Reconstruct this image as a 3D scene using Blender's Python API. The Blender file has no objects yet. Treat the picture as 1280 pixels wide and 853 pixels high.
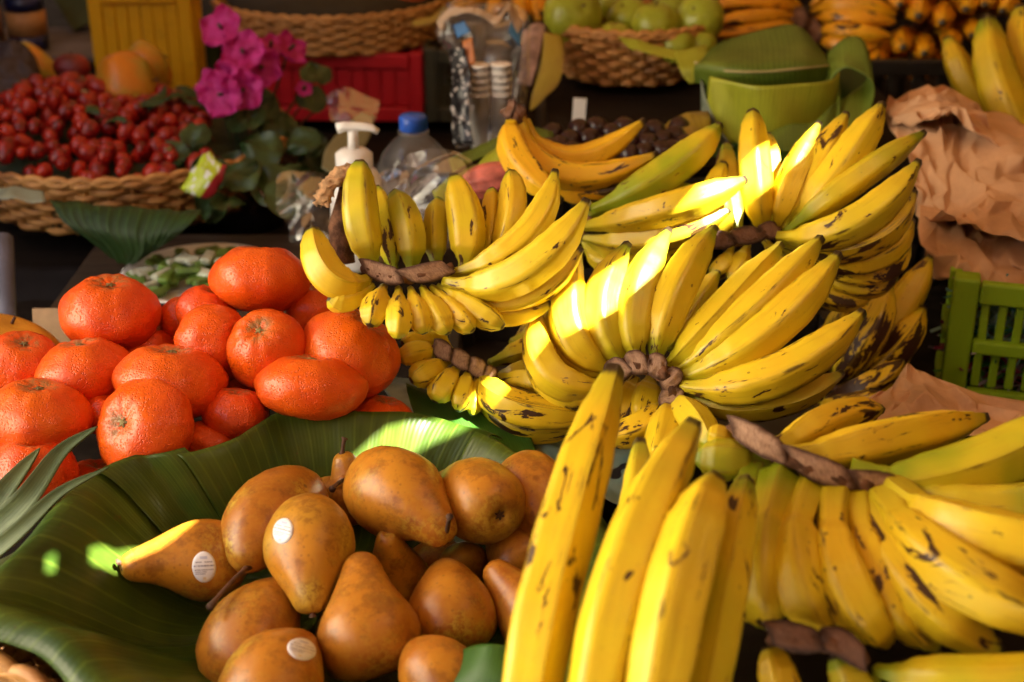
import bpy, bmesh, math, random
from mathutils import Vector, Matrix, noise
from mathutils.bvhtree import BVHTree

random.seed(7)
SC = bpy.context.scene
COL = SC.collection

# ------------------------------------------------------------------ camera
CAM_H, PITCH, FPX = 0.65, math.radians(25.0), 1778.0      # metres, radians, focal length in photo pixels
cam_data = bpy.data.cameras.new("camera")
cam_data.sensor_width = 36.0
cam_data.lens = 36.0 * FPX / 1280.0
cam_data.clip_start, cam_data.clip_end = 0.02, 400.0
cam_data.dof.use_dof = True
cam_data.dof.focus_distance = 1.10
cam_data.dof.aperture_fstop = 5.6
cam = bpy.data.objects.new("camera", cam_data)
COL.objects.link(cam)
cam.location = (0, 0, CAM_H)
cam.rotation_euler = (math.radians(90) - PITCH, 0, 0)
SC.camera = cam

# ------------------------------------------------------------------ sky and sun
SUN_DIR = Vector((0.46, -0.36, 0.81)).normalized()         # towards the sun
elev = math.asin(SUN_DIR.z)
azim = math.atan2(SUN_DIR.x, SUN_DIR.y)                       # clockwise from +Y
world = bpy.data.worlds.new("World")
SC.world = world
world.use_nodes = True
wn = world.node_tree
sky = wn.nodes.new("ShaderNodeTexSky")
sky.sky_type = 'NISHITA'
sky.sun_disc = False
sky.sun_elevation = elev
sky.sun_rotation = azim
sky.air_density, sky.dust_density, sky.ozone_density = 1.0, 6.0, 0.2
bg = wn.nodes["Background"]
bg.inputs["Strength"].default_value = 0.05
wn.links.new(sky.outputs[0], bg.inputs["Color"])
sun_data = bpy.data.lights.new("sun", 'SUN')
sun_data.energy = 5.0
sun_data.angle = math.radians(0.4)
sun_data.color = (1.0, 0.93, 0.80)
sun = bpy.data.objects.new("sun", sun_data)
COL.objects.link(sun)
sun.rotation_euler = SUN_DIR.to_track_quat('Z', 'Y').to_euler()
sun.location = SUN_DIR * 6

SC.view_settings.view_transform = 'Standard'
SC.view_settings.look = 'None'
SC.view_settings.gamma = 1.0
SC.view_settings.exposure = 3.62
SC.render.engine = 'CYCLES'
SC.cycles.use_denoising = True
SC.cycles.max_bounces = 8
SC.cycles.transparent_max_bounces = 16
SC.cycles.sample_clamp_indirect = 6.0

# ------------------------------------------------------------------ helpers: places
RIGHT = Vector((1, 0, 0))
FWD = Vector((0, math.cos(PITCH), -math.sin(PITCH)))
UP = Vector((0, math.sin(PITCH), math.cos(PITCH)))
EYE = Vector((0, 0, CAM_H))
def P(px, py, d):
    """World point seen at photo pixel (px, py), d metres along the view axis."""
    return EYE + RIGHT * ((px - 640) / FPX * d) + UP * (-(py - 426.5) / FPX * d) + FWD * d
def Pz(px, py, z):
    """World point on the ray of a photo pixel at height z."""
    k = RIGHT * ((px - 640) / FPX) + UP * (-(py - 426.5) / FPX) + FWD
    return EYE + k * ((z - CAM_H) / k.z)
def V3(p):
    return p if isinstance(p, Vector) else P(*p)
def sm(a, b, x):
    t = min(1.0, max(0.0, (x - a) / (b - a)))
    return t * t * (3 - 2 * t)
def interp(tab, x):
    for (x0, y0), (x1, y1) in zip(tab, tab[1:]):
        if x <= x1:
            return y0 + (y1 - y0) * sm(x0, x1, x)
    return tab[-1][1]
def catmull(pts, n):
    """n+1 points of a Catmull-Rom spline through pts."""
    if len(pts) == 2:
        return [pts[0].lerp(pts[1], i / n) for i in range(n + 1)]
    q = [pts[0] * 2 - pts[1]] + list(pts) + [pts[-1] * 2 - pts[-2]]
    out, m = [], len(pts) - 1
    for i in range(n + 1):
        u = i / n * m
        k = min(int(u), m - 1)
        t = u - k
        a, b, c, d = q[k], q[k + 1], q[k + 2], q[k + 3]
        out.append(0.5 * ((2 * b) + (c - a) * t + (2 * a - 5 * b + 4 * c - d) * t * t + (3 * b - a - 3 * c + d) * t ** 3))
    return out
def nz(p, s=1.0, o=0.0):
    return noise.noise(Vector((p[0] * s + o, p[1] * s + o * 1.7, p[2] * s - o)))

# ------------------------------------------------------------------ helpers: objects
ORIGIN = {}
def thing(name, label, cat, loc, group=None, kind=None):
    o = bpy.data.objects.new(name, None)
    COL.objects.link(o)
    o.empty_display_size = 0.02
    o.location = loc
    ORIGIN[o.name] = Vector(loc)
    o["label"], o["category"] = label, cat
    if group: o["group"] = group
    if kind: o["kind"] = kind
    return o
def tag(o, label, cat=None, group=None, kind=None):
    o["label"] = label
    if cat: o["category"] = cat
    if group: o["group"] = group
    if kind: o["kind"] = kind
    return o
def mesh(name, verts, faces, mat, parent=None, smooth=True, uv=None, data=None, loc=None):
    """One mesh object from world-space vertices; parent is an Empty or a part of it."""
    if parent is not None:
        org = ORIGIN[parent.name]
    else:
        if loc is None:
            lo = Vector((min(v[0] for v in verts), min(v[1] for v in verts), min(v[2] for v in verts)))
            hi = Vector((max(v[0] for v in verts), max(v[1] for v in verts), 0))
            loc = Vector(((lo.x + hi.x) / 2, (lo.y + hi.y) / 2, lo.z))
        org = Vector(loc)
    me = bpy.data.meshes.new(name)
    me.from_pydata([(v[0] - org.x, v[1] - org.y, v[2] - org.z) for v in verts], [], faces)
    if smooth:
        me.polygons.foreach_set("use_smooth", [True] * len(me.polygons))
    if uv is not None:
        l = me.uv_layers.new(name="UVMap")
        idx = [0] * len(me.loops)
        me.loops.foreach_get("vertex_index", idx)
        flat = []
        for i in idx: flat += [uv[i][0], uv[i][1]]
        l.data.foreach_set("uv", flat)
    if data is not None:
        a = me.attributes.new("fd", 'FLOAT_COLOR', 'POINT')
        flat = []
        for c in data: flat += c
        a.data.foreach_set("color", flat)
    if mat: me.materials.append(mat)
    me.update()
    o = bpy.data.objects.new(name, me)
    COL.objects.link(o)
    if parent is not None:
        o.parent = parent
    else:
        o.location = org
    ORIGIN[o.name] = org
    return o
def solid(o, t, offset=0.0):
    m = o.modifiers.new("thickness", 'SOLIDIFY')
    m.thickness, m.offset = t, offset
    return o
def bevel(o, w, seg=2):
    m = o.modifiers.new("bevel", 'BEVEL')
    m.width, m.segments, m.limit_method = w, seg, 'ANGLE'
    return o
def gridfaces(nu, nv, wrap_u=False):
    """nv rows of nu vertices."""
    f = []
    for j in range(nv - 1):
        for i in range(nu if wrap_u else nu - 1):
            a, b = j * nu + i, j * nu + (i + 1) % nu
            f.append((a, b, b + nu, a + nu))
    return f
def frames(path):
    """Parallel-transported (tangent, normal, binormal) along a polyline."""
    out, n = [], None
    for i, p in enumerate(path):
        t = (path[min(i + 1, len(path) - 1)] - path[max(i - 1, 0)]).normalized()
        if n is None:
            n = Vector((0, 0, 1)) if abs(t.z) < 0.9 else Vector((1, 0, 0))
        n = (n - t * n.dot(t)).normalized()
        out.append((t, n, t.cross(n)))
    return out
def tube_geo(path, radius, nseg=8, flat=1.0, cap=True):
    """Tube along path; radius a number or f(t)."""
    v, fr, m = [], frames(path), len(path)
    for i, p in enumerate(path):
        r = radius(i / (m - 1)) if callable(radius) else radius
        t, n, b = fr[i]
        for k in range(nseg):
            a = 2 * math.pi * k / nseg
            v.append(p + n * (math.cos(a) * r * flat) + b * (math.sin(a) * r))
    f = gridfaces(nseg, m, True)
    if cap:
        f.append(tuple(range(nseg - 1, -1, -1)))
        f.append(tuple(range((m - 1) * nseg, m * nseg)))
    return v, f
def tube(name, path, radius, mat, parent, nseg=8, flat=1.0):
    v, f = tube_geo(path, radius, nseg, flat)
    return mesh(name, v, f, mat, parent)
def box_geo(c, sx, sy, sz, rot=0.0, M=None):
    c = Vector(c)
    M = M or Matrix.Rotation(rot, 3, 'Z')
    v = [c + M @ Vector((x * sx / 2, y * sy / 2, z * sz / 2)) for x in (-1, 1) for y in (-1, 1) for z in (-1, 1)]
    f = [(0, 1, 3, 2), (4, 6, 7, 5), (0, 4, 5, 1), (2, 3, 7, 6), (0, 2, 6, 4), (1, 5, 7, 3)]
    return v, f
def box(name, c, sx, sy, sz, mat, parent=None, rot=0.0, M=None, bev=0.0):
    v, f = box_geo(c, sx, sy, sz, rot, M)
    o = mesh(name, v, f, mat, parent, smooth=False)
    if bev: bevel(o, bev)
    return o
def lathe(name, c, prof, mat, parent=None, n=32, M=None, wob=None):
    """Profile [(r, z)] turned round the vertical through c."""
    c = Vector(c)
    v, f = [], gridfaces(n, len(prof), True)
    for j, (r, z) in enumerate(prof):
        for k in range(n):
            a = 2 * math.pi * k / n
            rr = r * (wob(a, j / (len(prof) - 1)) if wob else 1)
            q = Vector((rr * math.cos(a), rr * math.sin(a), z))
            v.append(c + (M @ q if M else q))
    if prof[0][0] > 1e-6: f.append(tuple(range(n - 1, -1, -1)))
    if prof[-1][0] > 1e-6: f.append(tuple(range((len(prof) - 1) * n, len(prof) * n)))
    return mesh(name, v, f, mat, parent)
def patch_geo(rows, nu=24, nv=24, disp=None):
    """Smooth sheet through rows of control points; disp(p, u, v) -> offset Vector."""
    R = [catmull([V3(p) for p in r], nu) for r in rows]
    cols = [catmull([r[i] for r in R], nv) for i in range(nu + 1)]
    v, uv = [], []
    for j in range(nv + 1):
        for i in range(nu + 1):
            p = cols[i][j]
            if disp: p = p + disp(p, i / nu, j / nv)
            v.append(p)
            uv.append((i / nu, j / nv))
    return v, gridfaces(nu + 1, nv + 1), uv
def patch(name, rows, mat, parent=None, nu=24, nv=24, disp=None, t=0.0006, smooth=True, cut=None):
    v, f, uv = patch_geo(rows, nu, nv, disp)
    if cut:
        f = [q for q in f if not cut(sum(uv[i][0] for i in q) / 4, sum(uv[i][1] for i in q) / 4)]
    o = mesh(name, v, f, mat, parent, smooth=smooth, uv=uv)
    if t: solid(o, t)
    return o

# ------------------------------------------------------------------ helpers: materials
class NT:
    def __init__(self, name):
        self.m = bpy.data.materials.new(name)
        self.m.use_nodes = True
        self.t = self.m.node_tree
        self.b = self.t.nodes["Principled BSDF"]
        self.out = self.t.nodes["Material Output"]
    def n(self, typ, ins=None, **props):
        x = self.t.nodes.new("ShaderNode" + typ)
        for k, v in props.items(): setattr(x, k, v)
        for k, v in (ins or {}).items(): self.set(x.inputs[k], v)
        return x
    def set(self, sock, v):
        if isinstance(v, bpy.types.NodeSocket): self.t.links.new(v, sock)
        elif isinstance(v, bpy.types.Node): self.t.links.new(v.outputs[0], sock)
        else:
            if isinstance(v, (tuple, list)) and len(v) == 3 and sock.type == 'RGBA': v = (*v, 1)
            sock.default_value = v
    def P(self, **kw):
        for k, v in kw.items(): self.set(self.b.inputs[k.replace('_', ' ')], v)
        return self.m
    def mix(self, fac, a, b, mode='MIX'):
        x = self.t.nodes.new("ShaderNodeMix")
        x.data_type, x.blend_type = 'RGBA', mode
        self.set(x.inputs[0], fac); self.set(x.inputs[6], a); self.set(x.inputs[7], b)
        return x.outputs[2]
    def math(self, op, a, b=None, c=None):
        x = self.t.nodes.new("ShaderNodeMath"); x.operation = op
        self.set(x.inputs[0], a)
        if b is not None: self.set(x.inputs[1], b)
        if c is not None: self.set(x.inputs[2], c)
        return x.outputs[0]
    def step(self, x, a, b, lo=0.0, hi=1.0):
        r = self.n("MapRange", {"Value": x, "From Min": a, "From Max": b, "To Min": lo, "To Max": hi}, interpolation_type='SMOOTHSTEP')
        return r.outputs[0]
    def coord(self, which="Object"):
        return self.n("TexCoord").outputs[which]
    def mapping(self, vec, scale=(1, 1, 1), loc=(0, 0, 0), rot=(0, 0, 0)):
        return self.n("Mapping", {"Vector": vec, "Scale": scale, "Location": loc, "Rotation": rot}).outputs[0]
    def noise(self, vec, scale, detail=3.0, rough=0.55, dist=0.0):
        return self.n("TexNoise", {"Vector": vec, "Scale": scale, "Detail": detail, "Roughness": rough, "Distortion": dist}).outputs["Fac"]
    def voro(self, vec, scale, out="Distance", feature='F1', rnd=1.0):
        return self.n("TexVoronoi", {"Vector": vec, "Scale": scale, "Randomness": rnd}, feature=feature).outputs[out]
    def bump(self, h, strength=0.3, dist=0.001, normal=None):
        ins = {"Height": h, "Strength": strength, "Distance": dist}
        if normal is not None: ins["Normal"] = normal
        return self.n("Bump", ins).outputs[0]
    def sep(self, col):
        x = self.n("SeparateColor", {"Color": col})
        return x.outputs[0], x.outputs[1], x.outputs[2]

def plain(name, col, rough=0.5, var=0.15, scale=30.0, bump=0.0, spec=0.5):
    """A colour with faint uneven tone and grain."""
    k = NT(name)
    co = k.coord()
    n1 = k.noise(co, scale, 4)
    dark = tuple(c * (1 - var) for c in col)
    lite = tuple(min(1, c * (1 + var)) for c in col)
    c = k.mix(k.step(n1, 0.3, 0.7), dark, lite)
    k.P(Base_Color=c, Roughness=rough)
    k.b.inputs["Specular IOR Level"].default_value = spec
    if bump: k.P(Normal=k.bump(k.noise(co, scale * 6, 3), bump, 0.002))
    return k.m

def mat_banana(name, ripe=(0.80, 0.60, 0.022), deep=(0.79, 0.49, 0.010), green=(0.20, 0.29, 0.006), brown=(0.045, 0.016, 0.006)):
    k = NT(name)
    at = k.n("Attribute", attribute_name="fd")
    t, ridge, gr = k.sep(at.outputs["Color"])
    spot = at.outputs["Alpha"]
    co = k.coord()
    uv = k.coord("UV")
    tone = k.step(k.noise(co, 26, 3), 0.35, 0.68)
    hue = k.n("ObjectInfo").outputs["Random"]
    c = k.mix(k.math('MULTIPLY', k.math('ADD', tone, hue), 0.5), ripe, deep)
    # green at the neck, along the faces and at the tip
    ends = k.math('MAXIMUM', k.step(t, 0.30, 0.02), k.step(t, 0.86, 0.97))
    gn = k.step(k.noise(co, 18, 2), 0.30, 0.72)
    gfac = k.math('ADD', k.math('MULTIPLY', gr, k.math('ADD', 0.30, k.math('MULTIPLY', gn, 0.65))), k.math('MULTIPLY', ends, k.math('ADD', 0.34, k.math('MULTIPLY', gr, 0.65))))
    c = k.mix(k.math('MINIMUM', gfac, 0.95), c, green)
    # fine lengthwise streaks
    st = k.noise(k.mapping(uv, (260, 22, 1)), 1.0, 3)
    c = k.mix(k.math('MULTIPLY', k.step(st, 0.52, 0.75), 0.28), c, (0.42, 0.25, 0.012))
    # brown rubbing on the ridges
    rn = k.noise(k.mapping(uv, (160, 30, 1), (3.1, 1.7, 0)), 1.0, 4, 0.65)
    rb = k.math('MULTIPLY', k.step(ridge, 0.72, 0.98), k.step(rn, 0.54, 0.64))
    c = k.mix(k.math('MULTIPLY', rb, k.math('ADD', 0.45, k.math('MULTIPLY', spot, 1.1))), c, brown)
    # bruises: ragged dark patches stretched along the fruit
    bn = k.noise(k.mapping(uv, (70, 26, 1), (7.7, 0, 0)), 1.0, 5, 0.62, 0.6)
    mask = k.step(k.noise(k.mapping(co, (1, 1, 1), (2.2, 5.1, 0.7)), 11, 2), 0.46, 0.62)
    th = k.math('SUBTRACT', k.math('SUBTRACT', 0.715, k.math('MULTIPLY', spot, 0.165)), k.math('MULTIPLY', mask, 0.07))
    bz = k.math('SUBTRACT', bn, th)
    c = k.mix(k.math('MULTIPLY', k.step(bz, -0.035, 0.01), 0.55), c, (0.30, 0.12, 0.012))
    c = k.mix(k.step(bz, 0.0, 0.010), c, brown)
    # specks
    vd = k.voro(k.mapping(uv, (150, 110, 1)), 1.0)
    vc = k.n("TexVoronoi", {"Vector": k.mapping(uv, (150, 110, 1)), "Scale": 1.0})
    r1, _, _ = k.sep(vc.outputs["Color"])
    sp = k.math('MULTIPLY', k.step(vd, 0.21, 0.13), k.step(r1, 0.78, 0.79))
    sp = k.math('MULTIPLY', sp, k.math('ADD', 0.12, k.math('MULTIPLY', mask, 0.8)))
    c = k.mix(sp, c, (0.09, 0.035, 0.01))
    c = k.mix(k.math('MULTIPLY', k.step(ridge, 0.80, 1.0), 0.22), c, (0.40, 0.26, 0.012))
    # dark flower end and brown neck
    c = k.mix(k.step(k.math('ADD', t, k.math('MULTIPLY', bn, 0.03)), 0.978, 1.0), c, (0.035, 0.022, 0.010))
    k.P(Base_Color=c, Roughness=k.math('ADD', 0.33, k.math('MULTIPLY', tone, 0.16)))
    k.b.inputs["Specular IOR Level"].default_value = 0.55
    h = k.math('ADD', k.math('MULTIPLY', k.noise(co, 90, 3), 0.6), k.math('MULTIPLY', st, 0.4))
    k.P(Normal=k.bump(h, 0.22, 0.0022))
    return k.m

def mat_mandarin():
    k = NT("mandarin_peel")
    at = k.n("Attribute", attribute_name="fd")
    pole, rnd, _ = k.sep(at.outputs["Color"])
    co = k.coord()
    big = k.step(k.noise(co, 22, 3), 0.32, 0.70)
    hue = k.n("ObjectInfo").outputs["Random"]
    c = k.mix(big, k.mix(hue, (0.80, 0.095, 0.004), (0.82, 0.150, 0.005)), k.mix(hue, (0.64, 0.040, 0.003), (0.76, 0.078, 0.004)))
    c = k.mix(k.math('MULTIPLY', rnd, 0.55), c, (0.70, 0.058, 0.006))
    pores = k.voro(co, 520)
    c = k.mix(k.math('MULTIPLY', k.step(pores, 0.28, 0.08), 0.35), c, (0.50, 0.045, 0.003))
    pale = k.noise(co, 70, 5, 0.7)
    c = k.mix(k.math('MULTIPLY', k.step(pale, 0.60, 0.74), 0.25), c, (0.80, 0.30, 0.10))
    scar = k.noise(co, 85, 6, 0.75, 0.4)
    sc2 = k.math('MULTIPLY', k.step(scar, 0.60, 0.69), k.step(k.noise(co, 20, 1), 0.54, 0.66))
    c = k.mix(k.math('MULTIPLY', sc2, 0.7), c, (0.24, 0.12, 0.05))
    nearp = k.step(pole, 0.86, 1.0)
    c = k.mix(k.math('MULTIPLY', nearp, k.step(scar, 0.42, 0.60)), c, (0.30, 0.17, 0.06))
    k.P(Base_Color=c, Roughness=k.math('ADD', 0.26, k.math('MULTIPLY', big, 0.14)))
    k.b.inputs["Specular IOR Level"].default_value = 0.5
    h = k.math('ADD', k.math('MULTIPLY', k.step(pores, 0.0, 0.45), 0.5), k.math('MULTIPLY', k.noise(co, 130, 4, 0.6), 0.9))
    k.P(Normal=k.bump(h, 0.55, 0.0019))
    return k.m

def mat_pear():
    k = NT("pear_russet")
    at = k.n("Attribute", attribute_name="fd")
    t, rnd, lit = k.sep(at.outputs["Color"])  # third channel: how much gold mottling each pear has
    co = k.coord()
    n1 = k.step(k.noise(co, 20, 4, 0.6), 0.36, 0.66)
    c = k.mix(n1, (0.56, 0.235, 0.018), (0.33, 0.092, 0.007))
    hue = k.n('ObjectInfo').outputs['Random']
    c = k.mix(k.math('MULTIPLY', k.step(hue, 0.45, 1.0), k.math('MULTIPLY', k.step(k.noise(co, 13, 2), 0.38, 0.62), 0.6)), c, (0.42, 0.29, 0.030))
    c = k.mix(k.math('MULTIPLY', rnd, 0.7), c, (0.29, 0.066, 0.009))
    f1 = k.noise(co, 240, 5, 0.75)
    c = k.mix(k.math('MULTIPLY', k.step(f1, 0.46, 0.64), 0.40), c, (0.50, 0.24, 0.025))
    c = k.mix(k.math('MULTIPLY', k.step(k.noise(co, 48, 5, 0.7), 0.47, 0.62), 0.6), c, (0.19, 0.055, 0.008))
    gold = k.math('MULTIPLY', k.step(k.noise(co, 24, 3), 0.44, 0.64), k.step(f1, 0.42, 0.58))
    c = k.mix(k.math('MULTIPLY', gold, k.math('ADD', 0.30, k.math('MULTIPLY', lit, 0.65))), c, (0.58, 0.40, 0.045))
    vo = k.n("TexVoronoi", {"Vector": co, "Scale": 190.0})
    r1, r2, _ = k.sep(vo.outputs["Color"])
    dots = k.step(vo.outputs["Distance"], 0.24, 0.12)
    c = k.mix(k.math('MULTIPLY', k.math('MULTIPLY', dots, k.step(r1, 0.45, 0.5)), 0.5), c, (0.22, 0.085, 0.016))
    vb = k.n("TexVoronoi", {"Vector": co, "Scale": 60.0})
    r3, _, _ = k.sep(vb.outputs["Color"])
    big = k.math('MULTIPLY', k.step(vb.outputs["Distance"], 0.13, 0.07), k.step(r3, 0.80, 0.82))
    c = k.mix(k.math('MULTIPLY', big, 0.7), c, (0.10, 0.035, 0.012))
    k.P(Base_Color=c, Roughness=0.33)
    k.b.inputs["Specular IOR Level"].default_value = 0.5
    k.P(Normal=k.bump(k.math('ADD', f1, k.math('MULTIPLY', k.noise(co, 60, 2), 1.5)), 0.16, 0.0015))
    return k.m

def mat_leaf(name, col=(0.030, 0.110, 0.014), lite=(0.075, 0.185, 0.022), veins=46, along=0, rough=0.40, trans=0.22, brownish=0.0, rib=0.14, stripe=0.20):
    """Banana leaf: parallel veins across the blade."""
    k = NT(name)
    uv = k.coord("UV")
    co = k.coord()
    sc = (1, 0, 0) if along == 0 else (0, 1, 0)
    wob = k.noise(co, 9, 2)
    x = k.n("SeparateXYZ", {"Vector": uv}).outputs[along]
    ph = k.math('ADD', k.math('MULTIPLY', x, veins * 6.283), k.math('MULTIPLY', wob, 5.0))
    w = k.math('ADD', k.math('MULTIPLY', k.math('SINE', ph), 0.5), 0.5)
    fine = k.math('SINE', k.math('MULTIPLY', ph, 3.7))
    n1 = k.step(k.noise(co, 11, 4), 0.34, 0.70)
    c = k.mix(n1, col, lite)
    c = k.mix(k.math('MULTIPLY', k.step(w, 0.90, 1.0), stripe), c, tuple(min(1, v * 1.9) for v in lite))
    c = k.mix(k.math('MULTIPLY', k.step(k.noise(k.mapping(uv, (veins * 1.3, 2, 1) if along == 0 else (2, veins * 1.3, 1)), 1, 3), 0.5, 0.75), 0.45), c, tuple(v * 0.55 for v in col))
    bl = k.noise(co, 60, 5, 0.7)
    c = k.mix(k.math('MULTIPLY', k.step(bl, 0.66, 0.72), 0.6 + brownish * 0.3), c, (0.13, 0.075, 0.02))
    if brownish:
        c = k.mix(k.math('MULTIPLY', k.step(k.noise(co, 22, 4), 0.42, 0.66), brownish), c, (0.30, 0.17, 0.05))
    k.P(Base_Color=c, Roughness=rough)
    h = k.math('ADD', k.math('MULTIPLY', w, 1.0), k.math('MULTIPLY', fine, 0.25))
    nrm = k.bump(h, rib, 0.0008)
    k.P(Normal=nrm)
    if trans:
        tr = k.n("BsdfTranslucent", {"Color": k.mix(0.5, c, lite), "Normal": nrm})
        mx = k.n("MixShader", {0: trans, 1: k.b.outputs[0], 2: tr.outputs[0]})
        k.t.links.new(mx.outputs[0], k.out.inputs[0])
    return k.m

def mat_wicker(name, a=(0.58, 0.30, 0.085), b=(0.36, 0.15, 0.038)):
    k = NT(name)
    co = k.coord()
    n1 = k.noise(k.mapping(co, (22, 22, 260)), 1.0, 4)
    c = k.mix(k.step(n1, 0.30, 0.70), a, b)
    c = k.mix(k.math('MULTIPLY', k.step(k.noise(co, 30, 3), 0.52, 0.72), 0.6), c, (0.15, 0.055, 0.018))
    k.P(Base_Color=c, Roughness=0.55, Normal=k.bump(n1, 0.4, 0.001))
    return k.m

def mat_plastic(name, col, rough=0.42, trans=0.12):
    """Crate plastic: scuffed, slightly see-through to light."""
    k = NT(name)
    co = k.coord()
    n1 = k.noise(co, 35, 5, 0.7)
    c = k.mix(k.math('MULTIPLY', k.step(n1, 0.5, 0.75), 0.35), col, tuple(v * 0.45 for v in col))
    c = k.mix(k.math('MULTIPLY', k.step(k.noise(k.mapping(co, (40, 40, 240)), 1, 3), 0.62, 0.72), 0.25), c, tuple(min(1, v * 1.5 + 0.04) for v in col))
    k.P(Base_Color=c, Roughness=k.math('ADD', rough, k.math('MULTIPLY', n1, 0.2)))
    tr = k.n("BsdfTranslucent", {"Color": c})
    mx = k.n("MixShader", {0: trans, 1: k.b.outputs[0], 2: tr.outputs[0]})
    k.t.links.new(mx.outputs[0], k.out.inputs[0])
    return k.m

def mat_clear(name, tint=(0.95, 0.95, 0.95), haze=0.10, rough=0.12, crumple=0.8, scale=45.0):
    """Thin clear film: mostly see-through, glints on the creases, a little milky."""
    k = NT(name)
    co = k.coord()
    h = k.voro(co, scale, feature='F2')
    nrm = k.bump(k.math('ADD', h, k.noise(co, scale * 2, 3)), crumple, 0.004)
    tp = k.n("BsdfTransparent", {"Color": tint})
    gl = k.n("BsdfGlossy", {"Color": (1, 1, 1), "Roughness": rough, "Normal": nrm})
    df = k.n("BsdfDiffuse", {"Color": tint, "Normal": nrm})
    fr = k.n("LayerWeight", {"Blend": 0.35, "Normal": nrm})
    m1 = k.n("MixShader", {0: k.math('ADD', 0.03, k.math('MULTIPLY', fr.outputs["Fresnel"], 0.30)), 1: tp.outputs[0], 2: gl.outputs[0]})
    m2 = k.n("MixShader", {0: haze, 1: m1.outputs[0], 2: df.outputs[0]})
    k.t.links.new(m2.outputs[0], k.out.inputs[0])
    return k.m

def mat_paper(name, col=(0.62, 0.38, 0.225)):
    k = NT(name)
    co = k.coord()
    n1 = k.noise(co, 14, 5, 0.65)
    c = k.mix(k.step(n1, 0.3, 0.72), tuple(v * 0.84 for v in col), tuple(min(1, v * 1.10) for v in col))
    fib = k.noise(k.mapping(co, (300, 60, 120)), 1, 3)
    c = k.mix(k.math('MULTIPLY', k.step(fib, 0.5, 0.8), 0.2), c, tuple(v * 0.6 for v in col))
    e = k.voro(co, 26, feature='DISTANCE_TO_EDGE')
    e2 = k.voro(co, 70, feature='DISTANCE_TO_EDGE')
    h = k.math('ADD', k.math('MULTIPLY', k.step(e, 0.0, 0.10), 0.3), k.math('MULTIPLY', k.step(e2, 0.0, 0.12), 0.12))
    k.P(Base_Color=c, Roughness=0.8, Normal=k.bump(k.math('ADD', h, k.noise(co, 30, 3)), 0.30, 0.0012))
    k.b.inputs["Specular IOR Level"].default_value = 0.2
    return k.m

def mat_wood(name, col=(0.018, 0.012, 0.008)):
    k = NT(name)
    co = k.coord()
    g = k.noise(k.mapping(co, (5, 90, 90)), 1.0, 5, 0.6)
    c = k.mix(k.step(g, 0.3, 0.7), tuple(v * 0.55 for v in col), col)
    k.P(Base_Color=c, Roughness=0.85, Normal=k.bump(g, 0.4, 0.002))
    k.b.inputs['Specular IOR Level'].default_value = 0.12
    return k.m

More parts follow.
